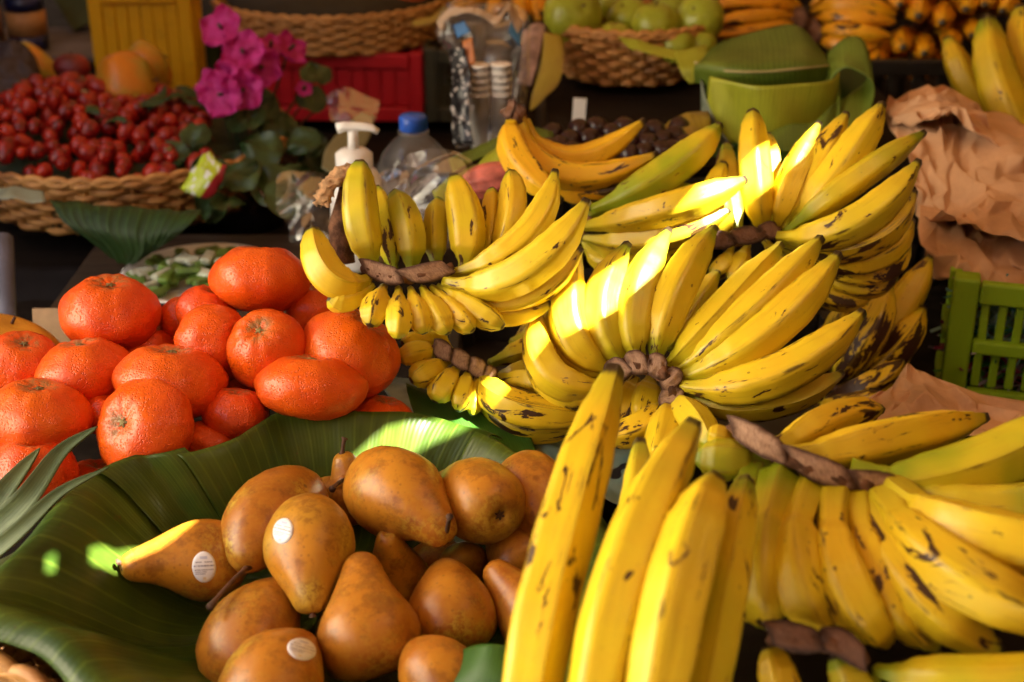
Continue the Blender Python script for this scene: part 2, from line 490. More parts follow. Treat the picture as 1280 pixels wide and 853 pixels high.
MAT = {}
def init_mats():
    MAT["banana"] = mat_banana("banana_peel")
    MAT["banana_orange"] = mat_banana("small_banana_peel", ripe=(0.82, 0.43, 0.008), deep=(0.74, 0.30, 0.005), green=(0.42, 0.30, 0.02))
    MAT["banana_trio"] = mat_banana("trio_peel", ripe=(0.82, 0.50, 0.012), deep=(0.79, 0.40, 0.007))
    MAT["mandarin"] = mat_mandarin()
    MAT["calyx"] = plain("mandarin_calyx", (0.22, 0.17, 0.06), 0.8, 0.4, 200)
    MAT["pear"] = mat_pear()
    MAT["stem"] = plain("woody_stem", (0.085, 0.035, 0.016), 0.75, 0.4, 150, 0.3)
    MAT["leaf"] = mat_leaf("banana_leaf")
    MAT["leaf_v"] = mat_leaf("banana_leaf_cross_vein", along=1, veins=30)
    MAT["leaf_pale"] = mat_leaf("banana_leaf_pale", (0.36, 0.40, 0.025), (0.50, 0.52, 0.04), veins=40, along=0, rib=.3)
    MAT["leaf_mid"] = mat_leaf("banana_leaf_mid", (0.095, 0.16, 0.016), (0.17, 0.235, 0.028), veins=34, along=0, rib=.35, stripe=.3)
    MAT["leaf_grey"] = mat_leaf("banana_leaf_underside", (0.22, 0.27, 0.20), (0.30, 0.34, 0.26), veins=26, along=1, trans=0.1)
    MAT["leaf_dark"] = mat_leaf("dark_leaf", (0.012, 0.040, 0.008), (0.035, 0.085, 0.016), veins=12, along=1, rough=0.45)
    MAT["leaf_yellow"] = mat_leaf("yellowing_leaf", (0.42, 0.32, 0.035), (0.52, 0.42, 0.07), veins=9, along=0, brownish=0.6)
    MAT["blade"] = mat_leaf("pineapple_blade", (0.055, 0.095, 0.030), (0.15, 0.20, 0.075), veins=7, along=0, rough=0.5, trans=0.05)
    MAT["wicker"] = mat_wicker("wicker")
    MAT["wicker_light"] = mat_wicker("pale_wicker", (0.74, 0.43, 0.14), (0.56, 0.28, 0.075))
    MAT["paper"] = mat_paper("kraft_paper")
    MAT["wood"] = mat_wood("plank_wood")
    MAT["wood_grey"] = mat_wood("grey_wood", (0.085, 0.060, 0.042))
    MAT["clear"] = mat_clear("clear_film", (.96, .96, .96), .03, .10, .5, 22)
    MAT["clear_bag"] = mat_clear("bag_film", (0.94, 0.93, 0.93), 0.03, 0.16, .45, 26)
    MAT["bottle"] = mat_clear("clear_bottle", (0.93, 0.95, 0.97), 0.05, 0.05, 0.25, 14)
    MAT["white"] = plain("white_plastic", (0.78, 0.78, 0.77), 0.35, 0.05)
    MAT["blue"] = plain("blue_plastic", (0.02, 0.10, 0.55), 0.4, 0.12)
    MAT["red_plastic"] = mat_plastic("red_crate_plastic", (0.62, 0.012, 0.022))
    MAT["yellow_plastic"] = mat_plastic("yellow_crate_plastic", (0.86, 0.50, 0.004))
    MAT["green_plastic"] = mat_plastic("green_crate_plastic", (0.27, 0.46, 0.012))
    MAT["dkgreen_plastic"] = mat_plastic("dark_green_crate_plastic", (0.02, 0.06, 0.018))
    MAT["dark_plastic"] = mat_plastic("dark_crate_plastic", (0.014, 0.011, 0.009))
    MAT["black"] = plain("black_plastic", (0.008, 0.007, 0.008), 0.7, 0.3, 30, 0, .15)
init_mats()

# ------------------------------------------------------------------ the setting
v, f = box_geo((0, 0, -0.86), 120, 120, 0.02)
g = mesh("ground", v, f, plain("street_paving", (0.07, 0.06, 0.05), 0.85, 0.25, 3.0, 0.2), smooth=False)
g["kind"] = "structure"

# stall table of planks
table = thing("market_table", "dark wooden plank table that carries all the fruit", "table", (0, 1.8, -0.84))
for i in range(22):
    y = 0.42 + i * 0.145
    box("plank", (random.uniform(-.01, .01), y + 0.07, -0.015 + random.uniform(-.001, .001)), 3.4, 0.140, 0.030, MAT["wood"], table, bev=0.003)
for x in (-1.55, 1.55):
    for y in (0.5, 3.4):
        box("leg", (x, y, -0.44), 0.08, 0.08, 0.80, MAT["wood"], table)

# added cloth behind the stall, keeps rear sky light out
patch("back_light_block", [[Vector((-2.6 + 5.2 * i / 6, 3.62, -0.8 + 0.52 * j)) for i in range(7)] for j in range(5)],
      plain("dark_cloth", (0.008, 0.006, 0.005), 0.9, 0.4, 6, 0, .1), nu=60, nv=6,
      disp=lambda p, u, v: Vector((0, 0.05 * math.sin(u * 70) + 0.03 * nz(p, 3), 0)), t=0.002)
tag(bpy.data.objects["back_light_block"], "dark brown cloth added behind the stall to block light from the rear", "cloth")

# unseen cloth added on the right to block light from that side
o = patch("side_light_block", [[Vector((1.35, -0.6 + 0.7 * i, -0.8 + 0.42 * j)) for i in range(7)] for j in range(6)], plain("right_block_cloth", (0.05, 0.03, 0.02), 0.9, 0.4, 6), nu=40, nv=6,
      disp=lambda p, u, v: Vector((0.04 * math.sin(u * 60), 0, 0)), t=0.002)
tag(o, "unseen dark cloth added to block light from the right", "cloth")
o = patch("side_light_block", [[Vector((-1.12, 1.15 + 0.25 * i, -0.8 + 2.1 * j / 5)) for i in range(7)] for j in range(6)], plain("left_block_cloth", (0.05, 0.03, 0.02), 0.9, 0.4, 6), nu=40, nv=6,  # unseen cloth added to keep light off the rear left
      disp=lambda p, u, v: Vector((0.03 * math.sin(u * 50), 0, 0)), t=0.002)
tag(o, "unseen dark cloth added to shade the rear left", "cloth")
# unseen building added behind the viewer, blocks the low frontal sky
hs = thing("added_house", "ochre building added behind the viewer to block low sky light", "added_house", (0, -7.5, -0.85))
box("wall", (0, -7.5, 1.35), 16, 2.0, 4.4, plain("ochre_plaster", (0.09, 0.06, 0.04), .9, .2, 2), hs)
box("roof", (0, -7.5, 3.60), 16.4, 2.4, 0.08, plain("roof_tiles", (0.30, 0.12, 0.07), .9, .3, 3), hs)
for k in range(5): box("door" if k == 2 else "window", (-6 + 3 * k, -6.48, 0.3 if k == 2 else 0.7), .9, .06, 2.0 if k == 2 else 1.2, MAT["wood"], hs)

# unseen white building added at the left as a sunlit reflector
hs = thing("added_house", "whitewashed building added left of the stall to bounce sunlight onto it", "added_house", (-4.2, 0.7, -0.85))
box("wall", (-4.2, 0.7, 1.15), 2.0, 4.6, 4.0, plain("whitewash", (0.80, 0.74, 0.62), .9, .06, 2), hs)
box("roof", (-4.2, 0.7, 3.20), 2.3, 4.9, 0.08, plain("clay_roof", (0.30, 0.12, 0.07), .9, .3, 3), hs)
for k in range(2): box("door" if k == 1 else "window", (-3.18, -1.0 + 3.4 * k, 0.2 if k == 1 else 1.9), .06, .7, 2.0 if k == 1 else .8, MAT["wood"], hs)

# awning: two tarps that leave a narrow uneven gap, through which the sun falls in a streak
AW_Z = 1.10
streak = [(1030, 140, 1.33, .044), (1012, 170, 1.311, .046), (955, 215, 1.287, .050), (925, 228, 1.256, .050), (890, 242, 1.246, .050), (862, 275, 1.25, .046), (830, 312, 1.166, .044),
          (770, 365, 1.142, .042), (718, 388, 1.129, .040), (690, 420, 1.141, .004), (650, 460, 1.18, .012), (622, 488, 1.145, .036), (585, 530, 1.130, .022),
          (540, 545, 1.118, .014), (490, 552, 1.10, .036), (440, 575, 1.08, .0), (250, 650, 1.02, .0), (215, 664, .989, .018),
          (150, 700, .985, .012), (128, 705, .989, .014), (105, 706, .97, .0), (90, 707, .955, .0), (72, 708, .949, .010), (50, 715, .93, .0)]
gap = []
for px, py, d, w in streak:
    p = P(px, py, d)
    q = p + SUN_DIR * ((AW_Z - p.z) / SUN_DIR.z)
    gap.append((q.x, q.y, w))
gap.sort()
def gap_at(x):
    if x <= gap[0][0]: return gap[0][1] + (gap[0][0] - x) * 1.05, 0.0
    if x >= gap[-1][0]: return gap[-1][1] + (x - gap[-1][0]) * 0.7, 0.0
    for a, b in zip(gap, gap[1:]):
        if x <= b[0]:
            t = (x - a[0]) / max(1e-6, b[0] - a[0])
            return a[1] + (b[1] - a[1]) * t, a[2] + (b[2] - a[2]) * t
xs = [x for x in [-0.62 + 0.04 * i for i in range(18)] if x < gap[0][0] - 0.06] + [gap[0][0] - 0.05 + (gap[-1][0] - gap[0][0] + 0.1) * i / 90 for i in range(91)]
xs += [x for x in [gap[-1][0] + 0.1 + 0.1 * i for i in range(40)] if x < 3.2]
xs = sorted(xs)
mt = NT("awning_tarp")
mt.P(Base_Color=(0.07, 0.045, 0.025), Roughness=0.7)
tr = mt.n("BsdfTranslucent", {"Color": (0.62, 0.30, 0.10)})
mx = mt.n("MixShader", {0: 0.05, 1: mt.b.outputs[0], 2: tr.outputs[0]})
mt.t.links.new(mx.outputs[0], mt.out.inputs[0])
for nm, lab, side in (("awning", "orange tarp stretched over the rear half of the stall", 1), ("awning", "orange tarp stretched over the front half of the stall", -1)):
    vv = []
    NR = 10
    xq = [-1.30 + .05 * i for i in range(30)] if side > 0 else [-0.80 + .05 * i for i in range(30)]
    xp = [x for x in xq if x < gap[0][0] - .06] + [x for x in xs if x >= gap[0][0] - .06]
    for j in range(NR + 1):
        for x in xp:
            yl, w = gap_at(x)
            edge = yl + side * w / 2 - (0.02 * side if w < 0.002 else 0)
            far = 3.9 if side > 0 else -1.30
            y = edge + (far - edge) * (j / NR) ** 1.5
            vv.append((x, y, AW_Z + (0.012 if side > 0 else 0) + 0.02 * math.sin(x * 3 + y * 2) * (j / NR)))
    a = mesh(nm, vv, gridfaces(len(xp), NR + 1), mt.m)
    tag(a, lab, "awning")

# ------------------------------------------------------------------ builders: fruit
def bez(a, m, b, n):
    c = m * 2 - (a + b) * 0.5
    return [a * (1 - t) ** 2 + c * (2 * t * (1 - t)) + b * t * t for t in [i / n for i in range(n + 1)]]
FPROF = [(0, .30), (.06, .33), (.13, .46), (.24, .80), (.36, .96), (.52, 1.0), (.68, .97), (.80, .84), (.89, .60), (.945, .40), (.975, .29), (1, .25)]
FBLUNT = [(0, .34), (.06, .38), (.14, .60), (.25, .90), (.40, 1.0), (.60, 1.0), (.76, .94), (.87, .78), (.94, .58), (.98, .42), (1, .36)]
FPLUMP = [(0, .28), (.08, .32), (.20, .50), (.36, .84), (.55, 1.0), (.72, .98), (.86, .78), (.95, .46), (.985, .28), (1, .2)]
def finger(root, a, m, b, w, green=.15, spot=.35, prof=FPROF, ang=.95, mat=None, roll=None, n=34, ns=20, label=None, name="finger", base=None):
    """One banana: a neck, m middle (on the curve), b tip as (px, py, depth); w = width in photo pixels."""
    A, M_, B = V3(a), V3(m), V3(b)
    if mat is None: green = min(1.0, green * 1.25 + .08)
    path = bez(A, M_, B, n)
    dm = (M_ - EYE).dot(FWD)
    R = w / 2 / FPX * dm
    L = sum((path[i + 1] - path[i]).length for i in range(n))
    fr = frames(path)
    roll = random.uniform(0, 6.28) if roll is None else roll
    o = random.uniform(0, 50)
    v, uv, dat = [], [], []
    du = random.uniform(0, 5)
    for i, p in enumerate(path):
        t = i / n
        r = R * interp(prof, t)
        if base and t < .3: r = max(r, R * base * (1 - t))
        T, N, B_ = fr[i]
        for k in range(ns + 1):
            an = 2 * math.pi * (k % ns) / ns
            x = (an + math.pi / 5) % (2 * math.pi / 5) - math.pi / 5
            poly = math.cos(math.pi / 5) / math.cos(math.pi / 5 - abs(x))
            # corner where |x| is 0
            poly = 0.81 + 0.19 * (1 - abs(x) / (math.pi / 5)) ** 1.3
            rr = r * (0.93 * (1 - ang) + poly * ang) * (1 + .035 * nz(p + N * math.cos(an) * .01 + B_ * math.sin(an) * .01, 38, o))
            q = an + roll
            v.append(p + N * (math.cos(q) * rr) + B_ * (math.sin(q) * rr))
            uv.append((du + an * R, du + t * L))
            dat.append((t, max(0.0, 1 - abs(x) / (math.pi / 5)), green, spot))
    nn = ns + 1
    f = gridfaces(nn, n + 1)
    f.append(tuple(range(n * nn, n * nn + ns)))
    f.append(tuple(range(ns - 1, -1, -1)))
    ob = mesh(name, v, f, mat or MAT["banana"], root, uv=uv, data=dat)
    if label: ob["label"] = label
    return ob
MAT["crown"] = plain("dry_crown", (0.14, 0.066, 0.036), 0.85, 0.55, 90, 0.6, 0.2)
def mat_scar(name, lite, dark):
    """Dried cut flesh: pale fibrous middle, dark ragged edge."""
    k = NT(name)
    uv, co = k.coord("UV"), k.coord()
    xy = k.n("SeparateXYZ", {"Vector": uv})
    e = k.math('MAXIMUM', k.math('ABSOLUTE', k.math('SUBTRACT', xy.outputs[0], .5)), k.math('ABSOLUTE', k.math('SUBTRACT', xy.outputs[1], .5)))
    e = k.math('ADD', e, k.math('MULTIPLY', k.math('SUBTRACT', k.noise(co, 200, 5), .5), .22))
    fib = k.noise(k.mapping(uv, (4, 26, 1)), 1.0, 5, .7)
    c = k.mix(k.step(fib, .34, .66), lite, tuple(.5 * a + .5 * b for a, b in zip(lite, dark)))
    c = k.mix(k.step(e, .26, .50), c, dark)
    c = k.mix(k.math('MULTIPLY', k.step(k.noise(co, 320, 4), .50, .72), .35), c, dark)
    k.P(Base_Color=c, Roughness=.85, Normal=k.bump(k.math('ADD', fib, k.noise(co, 200, 4)), .6, .0015))
    return k.m
MAT["scar"] = mat_scar("cut_scar", (0.48, 0.30, 0.20), (0.075, 0.032, 0.018))
MAT["scar_dark"] = mat_scar("dry_cut_scar", (0.24, 0.12, 0.075), (0.05, 0.022, 0.014))
def crown(root, pts, w, nsc=4, mat=None, rise=0.3):
    """Woody crown of a banana hand along pts, with a row of pale cut scars on the side that faces out."""
    W = [V3(p) for p in pts]
    d = (W[len(W) // 2] - EYE).dot(FWD)
    R = w / 2 / FPX * d
    path = catmull(W, 30)
    v, fc = tube_geo(path, lambda t: R * (0.42 + 0.36 * math.sin(math.pi * min(1, max(0, t))) ** .5), 14, 0.85)
    v = [p * 1 + Vector((nz(p, 120, 1), nz(p, 120, 5), nz(p, 120, 9))) * R * .35 for p in v]
    c = mesh("crown", v, fc, MAT["crown"], root)
    for i in range(nsc):
        t0, t1 = (i + .01) / nsc, (i + 1.0) / nsc
        k0, k1 = t0 * 30, t1 * 30
        seg = [path[int(min(29, k0 + (k1 - k0) * s))].lerp(path[int(min(29, k0 + (k1 - k0) * s)) + 1], (k0 + (k1 - k0) * s) % 1) for s in [j / 10 for j in range(11)]]
        view = (EYE - seg[5]).normalized()
        side = (seg[-1] - seg[0]).normalized().cross(view).normalized()
        up = (view + Vector((0, 0, rise))).normalized()
        vv, suv = [], []
        for j, s in enumerate(seg):
            hw = R * .92 * (max(0.02, math.sin(math.pi * (j + .6) / 11.2)) ** .28)
            for m in range(9):
                y = (m / 8 - .5) * 2
                suv.append((m / 8, j / 10))
                skew = (seg[-1] - seg[0]) * (0.12 * y)
                vv.append(s + skew + side * (y * hw) + up * (R * (0.58 + .14 * (1 - y * y) ** .6) + R * .22 * nz(s + side * y * hw, 260, i)))
        sc_ = mesh("scar", vv, gridfaces(9, 11), mat or MAT["scar"], c, uv=suv)
        solid(sc_, 0.0015)
    return c
def hand(label, loc, group="banana hands heaped on the stall", name="banana_hand", cat="bananas"):
    return thing(name, label, cat, loc, group)

def sphere_dirs(nu, nv):
    out = []
    for j in range(nv + 1):
        th = math.pi * j / nv
        for i in range(nu):
            ph = 2 * math.pi * i / nu
            out.append((Vector((math.sin(th) * math.cos(ph), math.sin(th) * math.sin(ph), math.cos(th))), th, ph))
    return out
SD = sphere_dirs(40, 26)
SF = gridfaces(40, 27, True)
def cam_vec(x, y, z):
    """Vector given as right, up, towards the viewer."""
    return (RIGHT * x + UP * y - FWD * z).normalized()
def mandarin(px, py, d, w, k, pole, label, red=.3, lump=.05, calyx=True):
    R = w / 2 / FPX * d
    c = P(px, py, d)
    ax = cam_vec(*pole)
    q = ax.to_track_quat('Z', 'Y').to_matrix() @ Matrix.Rotation(random.uniform(0, 6), 3, 'Z')
    o = random.uniform(0, 90)
    t = thing("mandarin", label, "mandarin", c - Vector((0, 0, R * k)), "mandarins heaped beside the pear basket")
    v, dat = [], []
    for dv, th, ph in SD:
        s = dv.z
        r = 1 - .20 * math.exp(-(th / .26) ** 2) - .16 * math.exp(-((math.pi - th) / .22) ** 2)
        r += .05 * math.exp(-((th - .45) / .22) ** 2)
        r *= 1 + .014 * math.cos(10 * ph) * max(0.0, math.sin(th)) ** .5 + lump * 1.6 * nz(dv, 1.5, o) + lump * .5 * nz(dv, 3.5, o) + .010 * nz(dv, 9, o)
        # puckers round the stem end
        r *= 1 - .030 * math.exp(-((th - .30) / .22) ** 2) * (0.5 + .5 * math.cos(9 * ph + o))
        p = Vector((dv.x * r, dv.y * r, dv.z * r * k))
        # skin: blunt the sides a little
        v.append(c + q @ (p * R))
        dat.append((max(0.0, s), red, 0, 1))
    mesh("peel", v, SF, MAT["mandarin"], t, data=dat)
    if calyx:
        vv, ff = [], []
        base = c + q @ Vector((0, 0, R * k * .815))
        for i in range(20):
            a = 2 * math.pi * i / 20
            rr = R * (.085 + .045 * math.cos(5 * a))
            vv.append(base + q @ Vector((math.cos(a) * rr, math.sin(a) * rr, R * .025)))
        for i in range(20):
            a = 2 * math.pi * i / 20
            vv.append(base + q @ Vector((math.cos(a) * R * .045, math.sin(a) * R * .045, R * .055)))
        ff = gridfaces(20, 2, True) + [tuple(range(20, 40))]
        mesh("calyx", vv, ff, MAT["calyx"], t)
    return t

PPROF = [(.045, .0), (.030, .09), (.008, .19), (0.0, .30), (.012, .45), (.04, .62), (.09, .79), (.16, .91), (.25, .985), (.33, 1.0), (.42, .965), (.50, .88), (.58, .765), (.66, .645), (.74, .54), (.81, .465), (.88, .40), (.94, .33), (.975, .24), (.992, .14), (.985, .05), (.98, 0.0)]
PROUND = [(.045, .0), (.030, .09), (.008, .19), (0.0, .30), (.012, .45), (.04, .60), (.09, .76), (.17, .89), (.27, .98), (.37, 1.0), (.47, .98), (.57, .92), (.66, .83), (.75, .71), (.83, .59), (.90, .47), (.95, .36), (.98, .24), (.992, .14), (.985, .05), (.98, 0.0)]
def mat_sticker():
    k = NT("fruit_sticker")
    uv = k.coord("UV")
    s = k.n("SeparateXYZ", {"Vector": uv})
    x, y = s.outputs[0], s.outputs[1]
    ink = None
    def band(y0, h, x0, x1, fx, seed, th):
        b = k.math('MULTIPLY', k.step(k.math('ABSOLUTE', k.math('SUBTRACT', y, y0)), h, h * .55), k.math('MULTIPLY', k.step(x, x0, x0 + .01), k.step(x, x1, x1 - .01)))
        nn = k.noise(k.mapping(uv, (fx, 3, 1), (seed, seed, 0)), 1.0, 1)
        return k.math('MULTIPLY', b, k.step(nn, th, th + .06))
    bands = [(.54, .030, .07, .94, 42, 1, .36), (.415, .022, .10, .90, 60, 2, .42), (.355, .020, .10, .62, 60, 3, .42), (.295, .020, .12, .55, 60, 4, .42), (.66, .022, .14, .42, 60, 5, .42), (.66, .022, .52, .86, 60, 6, .42)]
    for b in bands:
        z = band(*b)
        ink = z if ink is None else k.math('MAXIMUM', ink, z)
    c = k.mix(k.math('MULTIPLY', ink, .8), (0.80, 0.80, 0.86), (0.12, 0.12, 0.22))
    logo = k.math('MULTIPLY', k.step(k.math('ABSOLUTE', k.math('SUBTRACT', y, .80)), .055, .03), k.step(k.math('ABSOLUTE', k.math('SUBTRACT', x, .5)), .17, .12))
    c = k.mix(k.math('MULTIPLY', logo, .55), c, (0.25, 0.33, 0.62))
    lg2 = k.math('MULTIPLY', k.step(k.math('ABSOLUTE', k.math('SUBTRACT', y, .15)), .06, .02), k.step(k.math('ABSOLUTE', k.math('SUBTRACT', x, .5)), .09, .04))
    c = k.mix(k.math('MULTIPLY', lg2, .6), c, (0.65, 0.45, 0.15))
    k.P(Base_Color=c, Roughness=0.35)
    return k.m
MAT["sticker"] = mat_sticker()
def sticker(root, geo, px, py, w, h, rot):
    """Oval paper sticker lying on the fruit's skin."""
    bvh = BVHTree.FromPolygons([tuple(p) for p in geo[0]], geo[1])
    v, uv, f = [], [], []
    cr, sr = math.cos(rot), math.sin(rot)
    rings = [0, .35, .7, .93, 1.0]
    for j, r in enumerate(rings):
        for i in range(28):
            a = 2 * math.pi * i / 28
            x, y = math.cos(a) * r, math.sin(a) * r
            ex, ey = x * w / 2, y * h / 2
            dr = (P(px + ex * cr - ey * sr, py - (ex * sr + ey * cr), 1.0) - EYE).normalized()
            loc, nor, idx, dist = bvh.ray_cast(EYE, dr)
            if loc is None: return None
            if nor.dot(dr) > 0: nor = -nor
            v.append(loc + nor * (0.0009 if r < .99 else 0.0001))
            uv.append((.5 + x * .5, .5 + y * .5))
    return mesh("sticker", v, gridfaces(28, len(rings), True), MAT["sticker"], root, uv=uv)
def pear(label, base, tip, w, bend=(0, 0, 0), prof=PPROF, stem=None, red=.3, gold=.4, stick=None, ns=36):
    """Pear from its flower end (base) to its stem end (tip), both (px, py, depth)."""
    A, B = V3(base), V3(tip)
    mid = (A + B) * .5 + RIGHT * bend[0] + UP * bend[1] - FWD * bend[2]
    dm = ((A + B) * .5 - EYE).dot(FWD)
    R = w / 2 / FPX * dm
    c2 = mid * 2 - (A + B) * .5
    cur = lambda t: A * (1 - t) ** 2 + c2 * (2 * t * (1 - t)) + B * t * t
    low = min(A.z, B.z, (A + B).z / 2) - R * .5
    t = thing("pear", label, "pear", ((A.x + B.x) / 2, (A.y + B.y) / 2, low), "brown pears in the leaf-lined basket")
    fr0 = frames([cur(i / 20) for i in range(21)])
    o = random.uniform(0, 90)
    v, dat = [], []
    # dense profile
    pr = []
    for (a0, r0), (a1, r1) in zip(prof, prof[1:]):
        for s in (0, .5):
            pr.append((a0 + (a1 - a0) * s, r0 + (r1 - r0) * s))
    pr.append(prof[-1])
    for (tt, rr) in pr:
        p = cur(tt)
        T, N, Bn = fr0[min(20, int(tt * 20 + .5))]
        T = (cur(min(1, tt + .02)) - cur(max(0, tt - .02))).normalized()
        N = (N - T * N.dot(T)).normalized(); Bn = T.cross(N)
        for k in range(ns):
            an = 2 * math.pi * k / ns
            dv = N * math.cos(an) + Bn * math.sin(an)
            r = R * rr * (1 + .05 * nz(dv + T * tt * 1.5, 1.3, o) + .012 * nz(dv * 2 + T * tt * 4, 2.2, o) + .02 * math.cos(5 * an + o) * math.exp(-(tt / .1) ** 2))
            v.append(p + dv * r)
            dat.append((tt, red, gold, 1))
    fc = gridfaces(ns, len(pr), True)
    body = mesh("skin", v, fc, MAT["pear"], t, data=dat)
    # calyx: five dry sepals in the hollow of the flower end
    T0 = (cur(.0) - cur(.05)).normalized()
    N0 = fr0[0][1]; B0 = T0.cross(N0).normalized()
    vv, ff = [], []
    cc = cur(.025)
    for i in range(6):
        a = 2 * math.pi * i / 6
        e = N0 * math.cos(a) + B0 * math.sin(a)
        s_ = T0.cross(e)
        k0 = len(vv)
        vv += [cc + s_ * R * .04, cc - s_ * R * .04, cc + e * R * .10 + T0 * R * .05 + s_ * R * .03, cc + e * R * .10 + T0 * R * .05 - s_ * R * .03, cc + e * R * .15 + T0 * R * .03]
        ff += [(k0, k0 + 1, k0 + 3, k0 + 2), (k0 + 2, k0 + 3, k0 + 4)]
    mesh("calyx", vv, ff, MAT["stem"], t)
    if stem:
        p0 = cur(.965)
        p2 = V3(stem)
        p1 = (p0 + p2) * .5 + Vector((0, 0, .002))
        tube("stem", bez(p0, p1, p2, 10), lambda s: .0016 + .0012 * max(0, s - .8) * 5 + .0012 * max(0, .2 - s) * 5, MAT["stem"], t, 8)
    if stick:
        for s in stick: sticker(t, (v, fc), *s)
    return t

def basket(label, c, z0, z1, a0, b0, a1, b1, rows, stakes, mat, rot=0, name="wicker_basket", rr=None, outline=None, group=None):
    """Woven basket: an object for each ring of weaving, stakes between, a plaited rim, a flat base."""
    c = Vector(c)
    t = thing(name, label, "basket", (c.x, c.y, z0), group)
    h = (z1 - z0) / rows
    rr = rr or h * .56
    M = Matrix.Rotation(rot, 3, 'Z')
    def at(th, u, off=0.0):
        if outline:
            p, q = outline(th / (2 * math.pi)), c
            dirv = Vector((p.x - q.x, p.y - q.y, 0))
            L = dirv.length
            dirv.normalize()
            L2 = L * (a0 + (a1 - a0) * u) + off
            zz = z0 + (p.z - z0) * u
            return Vector((q.x + dirv.x * L2, q.y + dirv.y * L2, zz))
        a, b = a0 + (a1 - a0) * u, b0 + (b1 - b0) * u
        return c + M @ Vector(((a + off) * math.cos(th), (b + off) * math.sin(th), 0)) + Vector((0, 0, z0 - c.z + (z1 - z0) * u))
    n = stakes * 4
    for j in range(rows):
        path = []
        for i in range(n + 1):
            th = 2 * math.pi * i / n
            u = (j + .5) / rows + .10 / rows * math.sin(th * 7 + j * 2.2)
            path.append(at(th, u, rr * .95 * math.sin(stakes / 2 * th + math.pi * j)))
        v, f = [], None
        for i, p in enumerate(path[:-1]):
            nx = (path[i + 1] - path[i - 1 if i else -2]).normalized()
            out = nx.cross(Vector((0, 0, 1))).normalized()
            r = rr * (1 + .18 * nz(p, 40, j))
            for k in range(6):
                a = 2 * math.pi * k / 6
                v.append(p + out * (math.cos(a) * r * .7) + Vector((0, 0, math.sin(a) * r)))
        f = gridfaces(6, n, False) if False else []
        for i in range(n):
            for k in range(6):
                a, b = i * 6 + k, i * 6 + (k + 1) % 6
                a2, b2 = ((i + 1) % n) * 6 + k, ((i + 1) % n) * 6 + (k + 1) % 6
                f.append((a, b, b2, a2))
        mesh("weaver", v, f, mat, t)
    for i in range(stakes):
        th = 2 * math.pi * (i + .5) / stakes
        tube("stake", [at(th, s / 4 * .98, 0) for s in range(5)], rr * .55, mat, t, 6)
    for s in range(2):
        path = [at(2 * math.pi * i / n, 1.0, 0) + Vector((0, 0, rr * .9 * math.sin(stakes * math.pi * i / n * 1.0 + s * math.pi))) for i in range(n + 1)]
        tube("rim", path, rr * .95, mat, t, 6)
    bv = [at(2 * math.pi * i / 48, .03, 0) for i in range(48)]
    base = mesh("base", bv, [tuple(range(48))], mat, t, smooth=False)
    solid(base, .004, 1)
    return t

def crate(label, loc, w, dp, h, mat, rot=0.0, nsl=8, mids=1, group=None, name="plastic_crate", bar=.010, solid_wall=False, side_sl=5, fill=.52):
    """Open plastic crate; loc = middle of its front lower edge; each rail, post and slat a part."""
    loc = Vector(loc)
    M = Matrix.Rotation(rot, 3, 'Z')
    ctr = loc + M @ Vector((0, dp / 2, 0))
    t = thing(name, label, "crate", ctr, group)
    def bx(nm, x, y, z, sx, sy, sz):
        o = box(nm, ctr + M @ Vector((x, y, z)), sx, sy, sz, mat, t, M=M, bev=min(.0025, sx / 4, sy / 4, sz / 4))
        return o
    bx("floor", 0, 0, .006, w - .006, dp - .006, .006)
    th = .006
    for sx in (-1, 1):
        for sy in (-1, 1):
            bx("post", sx * (w / 2 - bar), sy * (dp / 2 - bar), h / 2, bar * 2, bar * 2, h)
    for sy in (-1, 1):
        y = sy * (dp / 2 - th)
        for k in range(mids + 2):
            z = .012 + (h - .024) * k / (mids + 1)
            bx("rail", 0, y + sy * .004, z, w - bar * 4 - .001, th + .006, .022 if k in (0, mids + 1) else .014)
        x0 = w - bar * 4
        for i in range(nsl):
            bx("slat", -x0 / 2 + x0 * (i + .5) / nsl, y, h / 2, x0 / nsl * (.94 if solid_wall else fill), th, h - .05)
    for sx in (-1, 1):
        x = sx * (w / 2 - th)
        for k in range(mids + 2):
            z = .012 + (h - .024) * k / (mids + 1)
            bx("rail", x + sx * .004, 0, z, th + .006, dp - bar * 4 - .001, .022 if k in (0, mids + 1) else .014)
        y0 = dp - bar * 4
        for i in range(side_sl):
            bx("slat", x, -y0 / 2 + y0 * (i + .5) / side_sl, h / 2, th, y0 / side_sl * (.94 if solid_wall else fill), h - .05)
    return t

